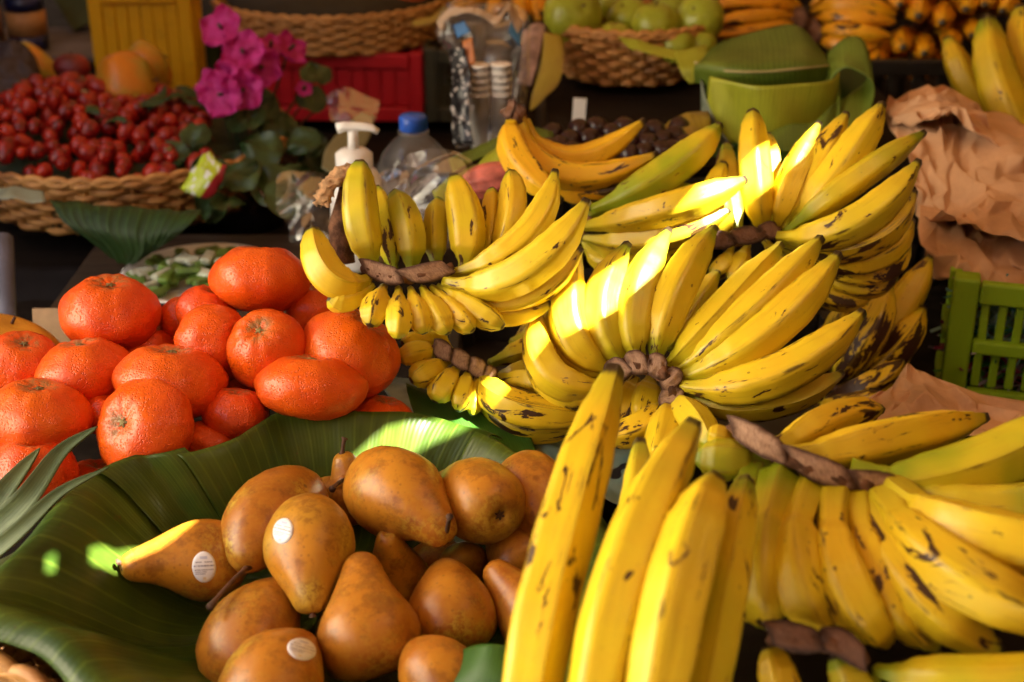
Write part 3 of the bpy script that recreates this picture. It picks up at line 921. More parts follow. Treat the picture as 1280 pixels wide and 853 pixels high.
# ------------------------------------------------------------------ banana hands
# D: the hand in the middle, seen onto its crown, fingers standing up behind and hanging down in front
r = hand("ripe banana hand with brown crown strip, upright fingers behind, just right of the mandarins", P(520, 420, 1.14))
crown(r, [(452, 334, 1.150), (485, 345, 1.140), (520, 346, 1.140), (566, 334, 1.150)], 26, 2)
for a in [((468, 338, 1.165), (450, 272, 1.165), (451, 204, 1.185), 50, .42, .25, FBLUNT), ((492, 338, 1.19), (482, 285, 1.20), (470, 235, 1.22), 36, .35, .6, FBLUNT),
          ((514, 340, 1.175), (510, 288, 1.18), (493, 241, 1.20), 42, .55, .3, FBLUNT), ((546, 338, 1.19), (545, 288, 1.20), (548, 250, 1.22), 33, .45, .25, FBLUNT),
          ((580, 335, 1.175), (583, 282, 1.18), (567, 222, 1.20), 50, .18, .3, FBLUNT), ((606, 330, 1.195), (613, 282, 1.20), (615, 237, 1.22), 30, .2, .5, FBLUNT),
          ((618, 328, 1.185), (640, 272, 1.19), (638, 216, 1.215), 40, .08, .5, FBLUNT), ((562, 342, 1.155), (652, 298, 1.150), (694, 213, 1.17), 44, .08, .55, FPROF),
          ((556, 352, 1.145), (652, 340, 1.115), (734, 250, 1.12), 56, .05, .55, FPROF), ((556, 360, 1.150), (650, 372, 1.135), (727, 310, 1.13), 40, .05, .6, FPROF),
          ((460, 350, 1.145), (412, 348, 1.125), (391, 287, 1.145), 50, .08, .25, FBLUNT), ((466, 356, 1.145), (434, 376, 1.13), (411, 372, 1.12), 34, .05, .3, FPLUMP),
          ((480, 358, 1.145), (470, 382, 1.115), (462, 408, 1.10), 38, .05, .2, FPLUMP), ((498, 361, 1.145), (498, 393, 1.105), (496, 424, 1.095), 36, .05, .2, FPLUMP),
          ((513, 361, 1.145), (522, 390, 1.115), (531, 418, 1.105), 34, .05, .2, FPLUMP), ((528, 360, 1.145), (544, 390, 1.12), (561, 418, 1.11), 36, .05, .35, FPLUMP),
          ((540, 359, 1.148), (568, 390, 1.125), (592, 414, 1.115), 34, .05, .35, FPLUMP), ((548, 358, 1.15), (590, 385, 1.13), (630, 409, 1.12), 36, .05, .5, FPLUMP),
          ((553, 358, 1.155), (615, 390, 1.145), (690, 380, 1.14), 38, .05, .55, FPROF)]:
    finger(r, a[0], a[1], a[2], a[3], a[4], a[5], a[6])

# brown stump of the stalk behind it
t = thing("banana_stalk", "dried fibrous banana stalk end beside the white pump bottle", "stalk", P(428, 300, 1.24))
tube("stem", [P(430, 330, 1.24), P(424, 285, 1.24), P(436, 245, 1.24), P(440, 226, 1.24)], .010, MAT["crown"], t, 10)
fp = [P(440, 214, 1.235), P(422, 222, 1.23), P(408, 238, 1.225), P(402, 258, 1.225)]
v, f_ = tube_geo(catmull(fp, 16), lambda s: .0105 * (1 - .25 * s), 16, 0.55)
v = [p + Vector((nz(p, 300, 3), nz(p, 300, 8), nz(p, 300, 1))) * .005 for p in v]
mesh("cut_end", v, f_, plain("dry_fibre", (0.50, 0.29, 0.14), 0.9, 0.4, 150, 0.8), t)

# E: the hand below, half hidden
r = hand("half-hidden banana hand with pinkish cut crown under the central hand", P(590, 500, 1.2))
crown(r, [(542, 434, 1.19), (572, 449, 1.185), (600, 463, 1.185), (620, 476, 1.19)], 26, 4)
for a in [((552, 440, 1.20), (524, 441, 1.185), (497, 450, 1.18), 33, .12, .2, FPLUMP), ((552, 432, 1.21), (525, 424, 1.20), (502, 430, 1.19), 24, .2, .2, FPLUMP),
          ((566, 440, 1.22), (545, 418, 1.21), (535, 408, 1.20), 26, .1, .2, FPLUMP), ((562, 452, 1.195), (536, 464, 1.175), (513, 476, 1.165), 37, .12, .2, FPLUMP),
          ((574, 458, 1.195), (556, 480, 1.17), (543, 503, 1.16), 36, .12, .2, FPLUMP), ((586, 462, 1.195), (580, 488, 1.17), (572, 515, 1.16), 30, .12, .2, FPLUMP),
          ((598, 466, 1.2), (596, 492, 1.175), (590, 520, 1.165), 26, .12, .2, FPLUMP), ((604, 466, 1.195), (640, 508, 1.15), (748, 520, 1.15), 50, .05, .62, FPROF),
          ((620, 470, 1.21), (690, 478, 1.165), (770, 480, 1.18), 38, .05, .45, FPROF), ((604, 478, 1.20), (640, 530, 1.17), (735, 532, 1.17), 40, .05, .5, FPROF),
          ((612, 455, 1.24), (670, 440, 1.26), (720, 440, 1.28), 42, .25, .5, FPROF), ((618, 470, 1.22), (668, 462, 1.22), (715, 455, 1.24), 34, .3, .5, FPROF),
          ((640, 430, 1.30), (680, 415, 1.32), (720, 400, 1.34), 50, .3, .5, FPROF)]:
    finger(r, a[0], a[1], a[2], a[3], a[4], a[5], a[6])

# F: the big fan in the middle
r = hand("large banana fan of wide yellow-green fingers around a curved brown crown", P(840, 500, 1.16))
crown(r, [(762, 470, 1.135), (790, 456, 1.130), (822, 460, 1.128), (842, 482, 1.130), (836, 512, 1.135)], 34, 5)
for a in [((770, 478, 1.145), (690, 468, 1.13), (672, 382, 1.17), 50, .12, .35, FPROF), ((768, 486, 1.15), (700, 490, 1.14), (662, 430, 1.17), 40, .05, .45, FPROF),
          ((775, 466, 1.145), (713, 412, 1.14), (723, 310, 1.17), 54, .15, .25, FPROF), ((774, 472, 1.15), (715, 440, 1.15), (690, 385, 1.17), 44, .12, .3, FPROF),
          ((790, 460, 1.14), (752, 395, 1.145), (785, 305, 1.18), 52, .30, .25, FPROF), ((805, 456, 1.14), (793, 385, 1.145), (836, 288, 1.19), 54, .35, .25, FPROF),
          ((820, 456, 1.14), (840, 375, 1.145), (893, 285, 1.19), 54, .38, .2, FPROF), ((838, 440, 1.19), (862, 390, 1.20), (898, 340, 1.22), 36, .2, .4, FPROF),
          ((832, 460, 1.14), (898, 398, 1.14), (976, 306, 1.19), 52, .22, .25, FPROF), ((842, 466, 1.138), (934, 398, 1.13), (1026, 298, 1.18), 54, .12, .3, FPROF),
          ((848, 472, 1.135), (952, 420, 1.12), (1048, 318, 1.16), 58, .15, .3, FPROF), ((850, 482, 1.130), (968, 470, 1.10), (1078, 390, 1.13), 58, .05, .4, FPROF),
          ((850, 492, 1.140), (950, 505, 1.12), (1053, 466, 1.14), 46, .15, .3, FPROF), ((842, 500, 1.14), (866, 524, 1.10), (892, 560, 1.06), 48, .25, .2, FPROF),
          ((830, 500, 1.15), (800, 535, 1.12), (750, 545, 1.12), 44, .05, .55, FPROF), ((838, 505, 1.14), (830, 540, 1.10), (818, 590, 1.06), 46, .1, .3, FPROF),
          ((768, 490, 1.16), (730, 505, 1.15), (690, 512, 1.16), 34, .1, .3, FPROF), ((815, 470, 1.17), (806, 505, 1.16), (800, 545, 1.14), 50, .1, .9, FPROF), ((795, 472, 1.175), (780, 505, 1.165), (770, 540, 1.15), 46, .1, .9, FPROF)]:
    finger(r, a[0], a[1], a[2], a[3], a[4], a[5], a[6])

# I: fingers reaching right with sunlit ends
r = hand("bananas pointing right with sunlit ends, between the large fan and the stubby trio", P(800, 320, 1.3))
crown(r, [(715, 300, 1.33), (722, 285, 1.33), (730, 270, 1.33)], 30, 2)
for a in [((722, 284, 1.33), (830, 262, 1.265), (932, 224, 1.265), 46, .12, .35, FPROF), ((724, 296, 1.33), (822, 298, 1.28), (912, 262, 1.27), 36, .08, .45, FPROF),
          ((740, 262, 1.36), (832, 218, 1.35), (900, 156, 1.37), 48, .70, .2, FPROF), ((735, 300, 1.35), (800, 318, 1.32), (890, 290, 1.29), 36, .05, .4, FPROF),
          ((735, 270, 1.37), (800, 250, 1.37), (875, 235, 1.36), 34, .5, .3, FPROF), ((730, 300, 1.36), (770, 330, 1.34), (850, 325, 1.31), 36, .1, .4, FPROF)]:
    finger(r, a[0], a[1], a[2], a[3], a[4], a[5], a[6])

# G: tall hand on the right of the heap
r = hand("tall many-layered banana hand at the right of the heap, brown-streaked, beside the kraft paper", P(1040, 380, 1.35))
crown(r, [(880, 304, 1.30), (915, 300, 1.295), (950, 293, 1.295), (975, 288, 1.30)], 26, 3, MAT["scar_dark"])
for a in [((955, 292, 1.31), (944, 222, 1.30), (941, 140, 1.33), 44, .12, .2, FBLUNT), ((968, 280, 1.34), (963, 225, 1.34), (958, 168, 1.36), 34, .2, .2, FBLUNT),
          ((972, 284, 1.305), (988, 232, 1.30), (1024, 154, 1.33), 42, .02, .2, FPROF), ((978, 286, 1.305), (1012, 222, 1.305), (1058, 142, 1.335), 44, .05, .2, FPROF),
          ((984, 288, 1.305), (1048, 215, 1.29), (1103, 130, 1.32), 50, .10, .22, FPROF), ((982, 290, 1.30), (1064, 228, 1.275), (1155, 166, 1.31), 40, .45, .25, FPROF),
          ((968, 294, 1.30), (1064, 280, 1.25), (1148, 202, 1.275), 50, .10, .5, FPROF), ((975, 300, 1.305), (1076, 302, 1.265), (1143, 240, 1.285), 48, .05, .75, FPROF),
          ((978, 306, 1.31), (1082, 324, 1.28), (1140, 275, 1.295), 40, .08, .85, FPROF), ((980, 310, 1.32), (1082, 342, 1.295), (1136, 305, 1.305), 36, .05, .9, FPROF),
          ((980, 314, 1.33), (1075, 358, 1.31), (1120, 330, 1.315), 34, .08, .8, FPROF), ((975, 312, 1.33), (1040, 372, 1.32), (1095, 360, 1.325), 32, .1, .8, FPROF),
          ((935, 305, 1.31), (925, 330, 1.30), (912, 352, 1.29), 30, .1, .5, FPLUMP), ((915, 308, 1.31), (905, 330, 1.30), (888, 345, 1.29), 28, .1, .5, FPLUMP),
          ((895, 300, 1.33), (885, 265, 1.33), (905, 205, 1.36), 36, .12, .3, FBLUNT), ((925, 298, 1.34), (912, 240, 1.37), (908, 180, 1.40), 32, .5, .3, FBLUNT),
          ((910, 300, 1.32), (900, 262, 1.30), (890, 225, 1.31), 34, .1, .3, FPROF), ((955, 300, 1.34), (985, 345, 1.33), (1015, 395, 1.30), 34, .12, .8, FPROF)]:
    finger(r, a[0], a[1], a[2], a[3], a[4], a[5], a[6])

# H: three short fingers with a stub of stalk
r = hand("stubby trio of orange-yellow bananas joined at a dry stalk, in front of the dark berries", P(710, 240, 1.42))
crown(r, [(632, 136, 1.40), (642, 142, 1.395), (655, 150, 1.40)], 30, 2, MAT["scar_dark"])
for a in [((643, 146, 1.40), (646, 196, 1.37), (702, 252, 1.34), 44, .0, .25, FPROF), ((650, 150, 1.40), (706, 218, 1.385), (822, 192, 1.40), 40, .0, .3, FPROF),
          ((654, 152, 1.415), (716, 200, 1.42), (806, 150, 1.43), 38, .0, .25, FPROF), ((650, 160, 1.41), (715, 238, 1.40), (815, 212, 1.415), 34, .0, .75, FPROF)]:
    finger(r, a[0], a[1], a[2], a[3], a[4], a[5], a[6], mat=MAT["banana_trio"], base=.5)

# J: bruised fingers at the lower right of the heap
r = hand("bruised banana hand with brown tips in the dark gap left of the green crate", P(1090, 480, 1.4))
crown(r, [(1030, 490, 1.40), (1045, 480, 1.395), (1060, 470, 1.395)], 30, 2, MAT["scar_dark"])
for a in [((1035, 482, 1.40), (1082, 428, 1.355), (1112, 358, 1.37), 46, .08, .95, FPROF), ((1045, 478, 1.41), (1118, 395, 1.385), (1162, 322, 1.40), 46, .25, .8, FPROF),
          ((1050, 484, 1.40), (1112, 445, 1.365), (1154, 385, 1.38), 44, .08, .95, FPROF), ((1050, 490, 1.40), (1100, 465, 1.38), (1140, 425, 1.39), 36, .08, .95, FPROF),
          ((1030, 470, 1.41), (1045, 420, 1.38), (1068, 378, 1.38), 40, .15, .9, FPROF), ((1030, 500, 1.38), (1085, 485, 1.34), (1128, 452, 1.35), 40, .1, .95, FPROF), ((1020, 505, 1.36), (1060, 508, 1.32), (1100, 492, 1.32), 38, .1, .9, FPROF), ((1020, 480, 1.42), (1030, 440, 1.40), (1045, 400, 1.40), 38, .15, .9, FPROF), ((1040, 475, 1.42), (1080, 400, 1.41), (1120, 345, 1.42), 40, .15, .9, FPROF)]:
    finger(r, a[0], a[1], a[2], a[3], a[4], a[5], a[6])

# A: nearest hand on the right
r = hand("nearest plantain hand at lower right, pink cut crown, plump fingers hanging down and reaching back", P(1080, 760, .86))
crown(r, [(912, 534, .905), (965, 562, .885), (1020, 588, .875), (1085, 606, .875), (1128, 612, .885)], 36, 3)
for a in [((975, 600, .885), (952, 700, .825), (962, 782, .83), 78, .40, .1, FPLUMP), ((1010, 612, .885), (996, 705, .815), (1040, 792, .82), 74, .12, .12, FPLUMP),
          ((1045, 616, .885), (1052, 715, .805), (1112, 806, .815), 74, .06, .25, FPLUMP), ((1070, 618, .885), (1098, 720, .81), (1172, 812, .82), 62, .05, .35, FPLUMP),
          ((1088, 620, .885), (1140, 730, .80), (1250, 812, .81), 68, .05, .45, FPLUMP), ((1100, 620, .885), (1190, 715, .79), (1345, 780, .80), 84, .03, .45, FPROF),
          ((1112, 618, .885), (1230, 672, .81), (1400, 690, .82), 88, .03, .45, FPROF),
          ((960, 572, .91), (1035, 527, .955), (1102, 512, 1.0), 50, .05, .6, FPROF), ((975, 580, .905), (1105, 552, .925), (1232, 522, .97), 62, .02, .42, FPROF),
          ((1060, 604, .90), (1210, 592, .895), (1370, 500, .92), 84, .85, .12, FPROF), ((1100, 610, .895), (1250, 640, .87), (1420, 600, .88), 82, .85, .12, FPROF),
          ((950, 575, .905), (915, 575, .90), (868, 572, .905), 58, .65, .1, FPLUMP), ((940, 590, .90), (925, 640, .87), (915, 700, .85), 60, .60, .1, FPLUMP),
          ((935, 560, .915), (903, 548, .91), (884, 542, .91), 32, .1, .1, FPLUMP)]:
    finger(r, a[0], a[1], a[2], a[3], a[4], a[5], a[6], n=44, ns=25, base=.78)

# B: four long fingers rising from the lower edge
r = hand("four long upright plantains rising in front of the pears, nearest to the viewer", P(760, 930, .72))
crown(r, [(640, 1000, .70), (740, 1010, .69), (860, 1010, .69)], 60, 3)
for a in [((650, 985, .72), (686, 735, .775), (768, 462, .88), 86, .04, .42, 0.4), ((730, 990, .71), (778, 730, .755), (866, 532, .85), 86, .10, .42, 2.0),
          ((800, 1000, .70), (842, 760, .735), (892, 600, .80), 92, .06, .42, 1.1), ((860, 1000, .72), (897, 770, .765), (932, 600, .83), 66, .40, .42, .2),
          ((700, 990, .75), (780, 740, .82), (800, 552, .90), 56, .2, .1, .9), ((720, 990, .75), (800, 760, .85), (826, 560, .92), 54, .15, .1, .3)]:
    finger(r, a[0], a[1], a[2], a[3], a[4], a[5], FBLUNT, ang=.95, roll=a[6], n=48, ns=25)

# bits of bananas below the nearest hand
r = hand("dark-stalked plantain hand at the lower edge under the nearest hand", P(1060, 900, .80))
crown(r, [(958, 793, .79), (1000, 800, .785), (1050, 806, .785), (1085, 830, .78)], 40, 2, MAT["scar_dark"])
for a in [((1000, 960, .78), (982, 880, .79), (962, 808, .80), 56, .08, .1, FBLUNT), ((1120, 960, .80), (1080, 880, .79), (1044, 818, .79), 56, .75, .1, FBLUNT),
          ((1095, 838, .79), (1220, 850, .765), (1400, 835, .77), 66, .35, .2, FPROF), ((1090, 850, .79), (1160, 920, .76), (1300, 930, .76), 66, .3, .2, FPROF)]:
    finger(r, a[0], a[1], a[2], a[3], a[4], a[5], a[6])

# K: plantains at the right edge, farther back
r = hand("green-tipped plantains standing above the kraft paper at the right edge", P(1290, 170, 1.75))
crown(r, [(1300, 210, 1.72), (1330, 200, 1.72), (1360, 190, 1.72)], 40, 2)
for a in [((1330, 215, 1.70), (1262, 140, 1.68), (1234, 22, 1.72), 58, .38, .2, FBLUNT), ((1340, 200, 1.72), (1288, 110, 1.71), (1276, 10, 1.75), 50, .12, .35, FBLUNT),
          ((1250, 170, 1.80), (1212, 112, 1.78), (1184, 48, 1.80), 38, .15, .25, FBLUNT), ((1350, 190, 1.72), (1320, 90, 1.72), (1300, 0, 1.76), 50, .2, .35, FBLUNT)]:
    finger(r, a[0], a[1], a[2], a[3], a[4], a[5], a[6])

# small orange-yellow bananas at the top right
G2 = "small bananas at the back"
r = hand("small orange-yellow banana hand lying behind the leaf-wrapped pot, fingers pointing left", P(950, 60, 2.05), G2)
crown(r, [(990, 20, 2.03), (1000, 24, 2.02), (1008, 34, 2.02)], 26, 1, MAT["scar_dark"])
for a in [((1000, 15, 2.04), (950, 2, 2.02), (888, 8, 2.02), 26), ((1000, 20, 2.03), (945, 22, 2.0), (892, 30, 2.0), 24), ((1000, 28, 2.03), (950, 38, 2.0), (890, 45, 2.0), 22),
          ((1000, 10, 2.05), (955, -16, 2.04), (890, -14, 2.04), 26), ((1000, 34, 2.04), (950, 52, 2.02), (900, 56, 2.02), 22)]:
    finger(r, a[0], a[1], a[2], a[3], .0, .35, FPROF, mat=MAT["banana_orange"], n=20, ns=15)
r = hand("small orange-yellow banana hand right of the dry stalk, fingers stacked sideways", P(1070, 60, 2.05), G2)
crown(r, [(1010, 28, 2.03), (1018, 40, 2.02), (1026, 52, 2.02)], 22, 1, MAT["scar_dark"])
for a in [((1015, 15, 2.04), (1065, 6, 2.0), (1122, 18, 2.0), 28), ((1016, 25, 2.04), (1062, 22, 2.0), (1120, 28, 2.0), 26), ((1018, 38, 2.03), (1062, 40, 1.99), (1115, 46, 1.99), 26), ((1020, 48, 2.03), (1055, 56, 2.0), (1100, 56, 2.0), 24),
          ((1014, 8, 2.05), (1060, -14, 2.03), (1120, -10, 2.03), 28)]:
    finger(r, a[0], a[1], a[2], a[3], .0, .4, FPROF, mat=MAT["banana_orange"], n=20, ns=15)
r = hand("small orange-yellow bananas with black tips pointing at the viewer, top right", P(1150, 90, 2.05), G2)
crown(r, [(1140, 40, 2.12), (1160, 45, 2.12), (1180, 50, 2.12)], 40, 1, MAT["scar_dark"])
for x, y, w in [(1147, 16, 36), (1176, 24, 34), (1128, 54, 32), (1154, 62, 32), (1100, 74, 30), (1186, 52, 30), (1124, 2, 30), (1205, 8, 34), (1118, 88, 26), (1148, 92, 26), (1175, 84, 28), (1212, 40, 30), (1228, 2, 34), (1200, -12, 30), (1170, -14, 30), (1250, 10, 34)]:
    finger(r, (1155 + (x - 1155) * .3, 45 + (y - 45) * .3 - 8, 2.12), (x, y - 6, 2.04), (x + 2, y + 6, 1.97), w, .0, .45, FPLUMP, mat=MAT["banana_orange"], n=18, ns=15)
r = hand("small orange bananas at the top, between the cup bag and the green apples", P(620, 30, 2.2), G2)
crown(r, [(620, -15, 2.25), (640, -15, 2.25), (660, -12, 2.25)], 30, 1, MAT["scar_dark"])
for x, y, x2, y2, w in [(600, -5, 560, 18, 24), (625, -2, 612, 24, 24), (650, 0, 650, 36, 24), (668, 0, 672, 30, 24), (684, -4, 690, 22, 22), (590, -12, 545, -2, 24), (700, -8, 712, 10, 20)]:
    finger(r, (640, -12, 2.24), (x, y, 2.18), (x2, y2, 2.16), w, .0, .4, FPROF, mat=MAT["banana_orange"], n=18, ns=15)

# ------------------------------------------------------------------ mandarins
for a in [
    (138, 393, 1.205, 124, .74, (.1, .9, .35), "mandarin with a dented side, high on the left of the heap"),
    (325, 350, 1.215, 124, .70, (.05, 1, .05), "topmost mandarin, flat and bright, beside the central bananas"),
    (106, 467, 1.150, 122, .70, (-.1, .9, .2), "mandarin with a pale curved scratch below the dented one"),
    (28, 456, 1.160, 104, .72, (.25, .8, .5), "mandarin with a puckered pink-orange neck beside the yellow mango"),
    (48, 522, 1.095, 134, .66, (.1, .95, .25), "mandarin with brownish scarring at the frame's left edge, third one down"),
    (213, 478, 1.130, 138, .66, (.1, .98, .2), "wide smooth mandarin in the middle of the heap above the one with a stem star"),
    (181, 537, 1.085, 132, .74, (-.42, .25, .85), "mandarin showing its stem star, front and centre above the leaf"),
    (42, 592, 1.075, 110, .88, (.1, .8, .3), "mandarin behind the pineapple blades, lowest on the left"),
    (266, 430, 1.165, 100, .92, (.75, .1, .45), "mandarin with a pinkish rubbed side under the topmost one"),
    (230, 398, 1.235, 62, .85, (.1, .9, .2), "small dark mandarin peeking out behind the rubbed one, left"),
    (258, 392, 1.215, 78, .85, (.3, .9, .2), "mandarin half hidden between the topmost and the rubbed one"),
    (334, 438, 1.150, 104, .95, (-.1, .55, .75), "mandarin with a grey-green stem scar under the topmost one"),
    (388, 484, 1.125, 140, .58, (.05, 1, .12), "boxy flat-topped mandarin right behind the leaf rim"),
    (438, 442, 1.165, 128, .80, (.5, .75, .2), "large mandarin leaning against the bananas at the heap's right end"),
    (392, 388, 1.235, 70, .9, (.1, .9, .2), "deep red-orange mandarin behind, right of the topmost one"),
    (295, 518, 1.125, 84, .75, (.1, .9, .2), "dark red mandarin low between the wide and the boxy one"),
    (262, 552, 1.120, 72, .7, (.1, .9, .2), "mandarin sliver touching the leaf rim under the dark red one"),
    (132, 520, 1.125, 60, .85, (.2, .9, .2), "small mandarin sliver between the scarred and the stem-star ones"),
    (478, 528, 1.165, 84, .75, (.2, .9, .2), "mandarin sliver at the right end, under the large leaning one"),
    (118, 612, 1.120, 90, .8, (.2, .9, .2), "shaded mandarin deep between the pineapple blades and the leaf"),
    (180, 440, 1.230, 90, .8, (.2, .9, .2), "shaded mandarin sliver behind the wide smooth one"),
    (300, 470, 1.200, 90, .8, (.2, .9, .2), "shaded mandarin in the gap under the rubbed one"),
    (430, 505, 1.215, 90, .8, (.2, .9, .2), "shaded mandarin behind the boxy one, near the heap's right end"),
]:
    small = a[3] < 92
    mandarin(a[0], a[1], a[2], a[3], a[4], a[5], a[6], red=random.uniform(.5, .95) if small else random.uniform(.05, .5), lump=.040 if not small else .03, calyx=not small)

# ------------------------------------------------------------------ pears in a leaf-lined basket
rim_px = [(150, 905, .10), (62, 815, .112), (-25, 765, .12), (0, 728, .125), (66, 645, .125), (112, 597, .125), (165, 577, .125), (225, 575, .125), (290, 548, .125), (347, 523, .125), (430, 515, .122),
          (520, 520, .118), (600, 541, .112), (680, 583, .106), (745, 640, .10), (770, 740, .095), (710, 880, .09), (560, 980, .09), (350, 1000, .09), (230, 965, .095)]
RIM = [Pz(*p) for p in rim_px]
TC = Pz(425, 745, .03)
def rim_at(u):
    n = len(RIM)
    x = (u % 1.0) * n
    k = int(x) % n
    t = x - int(x)
    a, b, c, d = RIM[k - 1], RIM[k], RIM[(k + 1) % n], RIM[(k + 2) % n]
    return 0.5 * ((2 * b) + (c - a) * t + (2 * a - 5 * b + 4 * c - d) * t * t + (3 * b - a - 3 * c + d) * t ** 3)
basket("shallow wicker basket lined with banana leaves, full of brown pears", (TC.x, TC.y, .0), .004, .118, .80, .80, 1.035, 1.035, 11, 44, MAT["wicker"], outline=lambda u: rim_at(u) - Vector((0, 0, .024)))
def tray_leaf(label, u0, u1, lift, lip=.05, smax=.98, mat=None, nu=70):
    v, uv = [], []
    NV = 34
    for j in range(NV + 1):
        s = -lip + (smax + lip) * j / NV
        for i in range(nu + 1):
            u = u0 + (u1 - u0) * i / nu
            rp = rim_at(u)
            c = TC
            x = rp.lerp(Vector((c.x, c.y, rp.z)), max(s, -1))
            if s < 0:
                z = rp.z - .35 * (-s) ** 1.0 * .5
            else:
                z = rp.z + (c.z - rp.z) * sm(0, .62, max(0.0, s) ** .85)
            wv = math.exp(-max(0, s) / .35)
            fold = .012 * nz((u * 11, s * 1.2, lift * 300), 1.0, 3) * (.4 + wv) + .005 * nz((u * 34, s * 2, lift * 300), 1.0, 5) * wv
            rad = Vector((c.x - rp.x, c.y - rp.y, 0)).normalized()
            z += lift + .004 * nz((u * 30, s * 3, 1), 1.0, 7)
            v.append(Vector((x.x, x.y, z)) + rad * fold)
            uv.append((i / nu, s))
    o = mesh("banana_leaf", v, gridfaces(nu + 1, NV + 1), mat or MAT["leaf_tray"], uv=uv)
    solid(o, .0006)
    tag(o, label, "leaf", "banana leaves lining the pear basket")
    return o
MAT["leaf_tray"] = mat_leaf("tray_leaf", (0.038, 0.085, 0.008), (0.11, 0.165, 0.018), veins=21, along=0, rough=0.36, rib=.22, stripe=.24, trans=.30)
tray_leaf("banana leaf along the left wall of the pear basket, folded over the rim", -.02, .262, .003)
tray_leaf("square-edged banana leaf panel behind the left pears, under the stem-star mandarin", .250, .362, .0055, smax=.9)
tray_leaf("banana leaf along the back of the pear basket with a sun patch", .350, .61, .0035)
tray_leaf("banana leaf along the right wall of the pear basket behind the upright plantains", .60, .82, .0025)
tray_leaf("banana leaf along the near edge of the pear basket", .80, .99, .0015)

pear("pear lying on its side at far left with an oval sticker", (306, 708, 1.025), (150, 713, .985), 104, (0, .006, 0), stem=(147, 703, .984), red=.1, gold=.2, stick=[(255, 709, 30, 39, .05)])
pear("pear with a gold-flecked shoulder above the far left one, stem pointing down", (392, 614, 1.075), (312, 712, .985), 108, (-.012, .004, .010), PROUND, stem=(262, 760, .940), red=.65, gold=.9)
pear("pear pointing down with a round sticker on its upper left", (388, 640, 1.02), (391, 768, .955), 112, (0, 0, .012), stem=(391, 771, .953), red=.0, gold=.75, stick=[(354, 664, 25, 33, -.25)])
pear("large smooth pear at the back, neck pointing lower right", (456, 600, 1.065), (560, 680, 1.0), 116, (.006, .006, .014), stem=(562, 646, .975), red=.1, gold=.2)
pear("pear showing its flower end at the back right", (626, 645, 1.005), (548, 606, 1.10), 104, (0, .004, 0), red=.15, gold=.15)
pear("rusty gold-mottled pear farthest right at the back", (640, 580, 1.075), (698, 700, 1.03), 96, (.006, 0, .004), red=.5, gold=1.0)
pear("small pear neck standing up with a dark stem at the back", (452, 650, 1.10), (427, 566, 1.085), 78, stem=(431, 548, 1.085), red=.3, gold=.2)
pear("pear lying behind the one pointing down, its stem showing", (396, 640, 1.12), (436, 598, 1.075), 60, stem=(415, 612, 1.045), red=.6, gold=.1)
pear("olive pear neck wedged in the middle", (505, 760, 1.06), (483, 666, 1.005), 86, red=.0, gold=.45)
pear("large pear standing upright at the front centre", (474, 846, .935), (452, 694, .975), 132, (-.002, 0, .006), PPROF, red=.45, gold=.0)
pear("pear with a yellow-green blush right of the front centre one", (564, 812, .965), (556, 708, 1.02), 112, (.002, 0, .010), PROUND, red=.2, gold=.8)
pear("dark round pear on the right beside the upright plantain", (668, 720, 1.05), (610, 690, 1.06), 100, (0, .006, 0), PROUND, red=.6, gold=.2)
pear("pear with its neck pointing upper left, beside the upright plantain", (705, 795, .975), (612, 704, .995), 104, (.0, -.004, .004), red=.4, gold=.0)
pear("plain russet pear at lower left, behind the front stickered one", (305, 862, .96), (366, 734, 1.0), 126, (-.008, .004, .012), PROUND, red=.55, gold=.15)
pear("front pear at the lower edge with a pale sticker", (332, 915, .885), (386, 806, .945), 134, (-.006, .006, .012), PROUND, red=.45, gold=.7, stick=[(377, 812, 37, 27, -.3)])
pear("pear cut by the lower edge with the rim of a sticker", (588, 890, .90), (520, 814, .935), 102, (-.004, .006, .006), PROUND, red=.3, gold=.2)
pear("sliver of a pear between the two lower stickered pears", (425, 830, 1.0), (408, 762, 1.01), 62, red=.15, gold=.4)
pear("round pear top between the large smooth one and the shaded right one", (590, 722, 1.05), (560, 690, 1.07), 70, prof=PROUND, red=.5, gold=.3)
pear("pear deep in the shade behind the middle neck", (545, 720, 1.09), (520, 690, 1.08), 92, prof=PROUND, red=.9, gold=.0)
pear("pear deep in the shade under the gold-flecked one", (420, 730, 1.08), (380, 690, 1.08), 90, prof=PROUND, red=.9, gold=.0)

# leaf scraps at the front of the basket
o = patch("leaf_scrap", [[(505, 870, .90), (520, 845, .90), (545, 838, .90)], [(545, 880, .88), (565, 850, .885), (580, 812, .90)], [(590, 890, .87), (605, 840, .875), (612, 805, .885)], [(640, 890, .865), (650, 850, .87), (655, 812, .885)]], MAT["leaf_v"], nu=16, nv=18)
tag(o, "torn banana leaf end sticking up at the lower edge beside the upright plantains", "leaf")

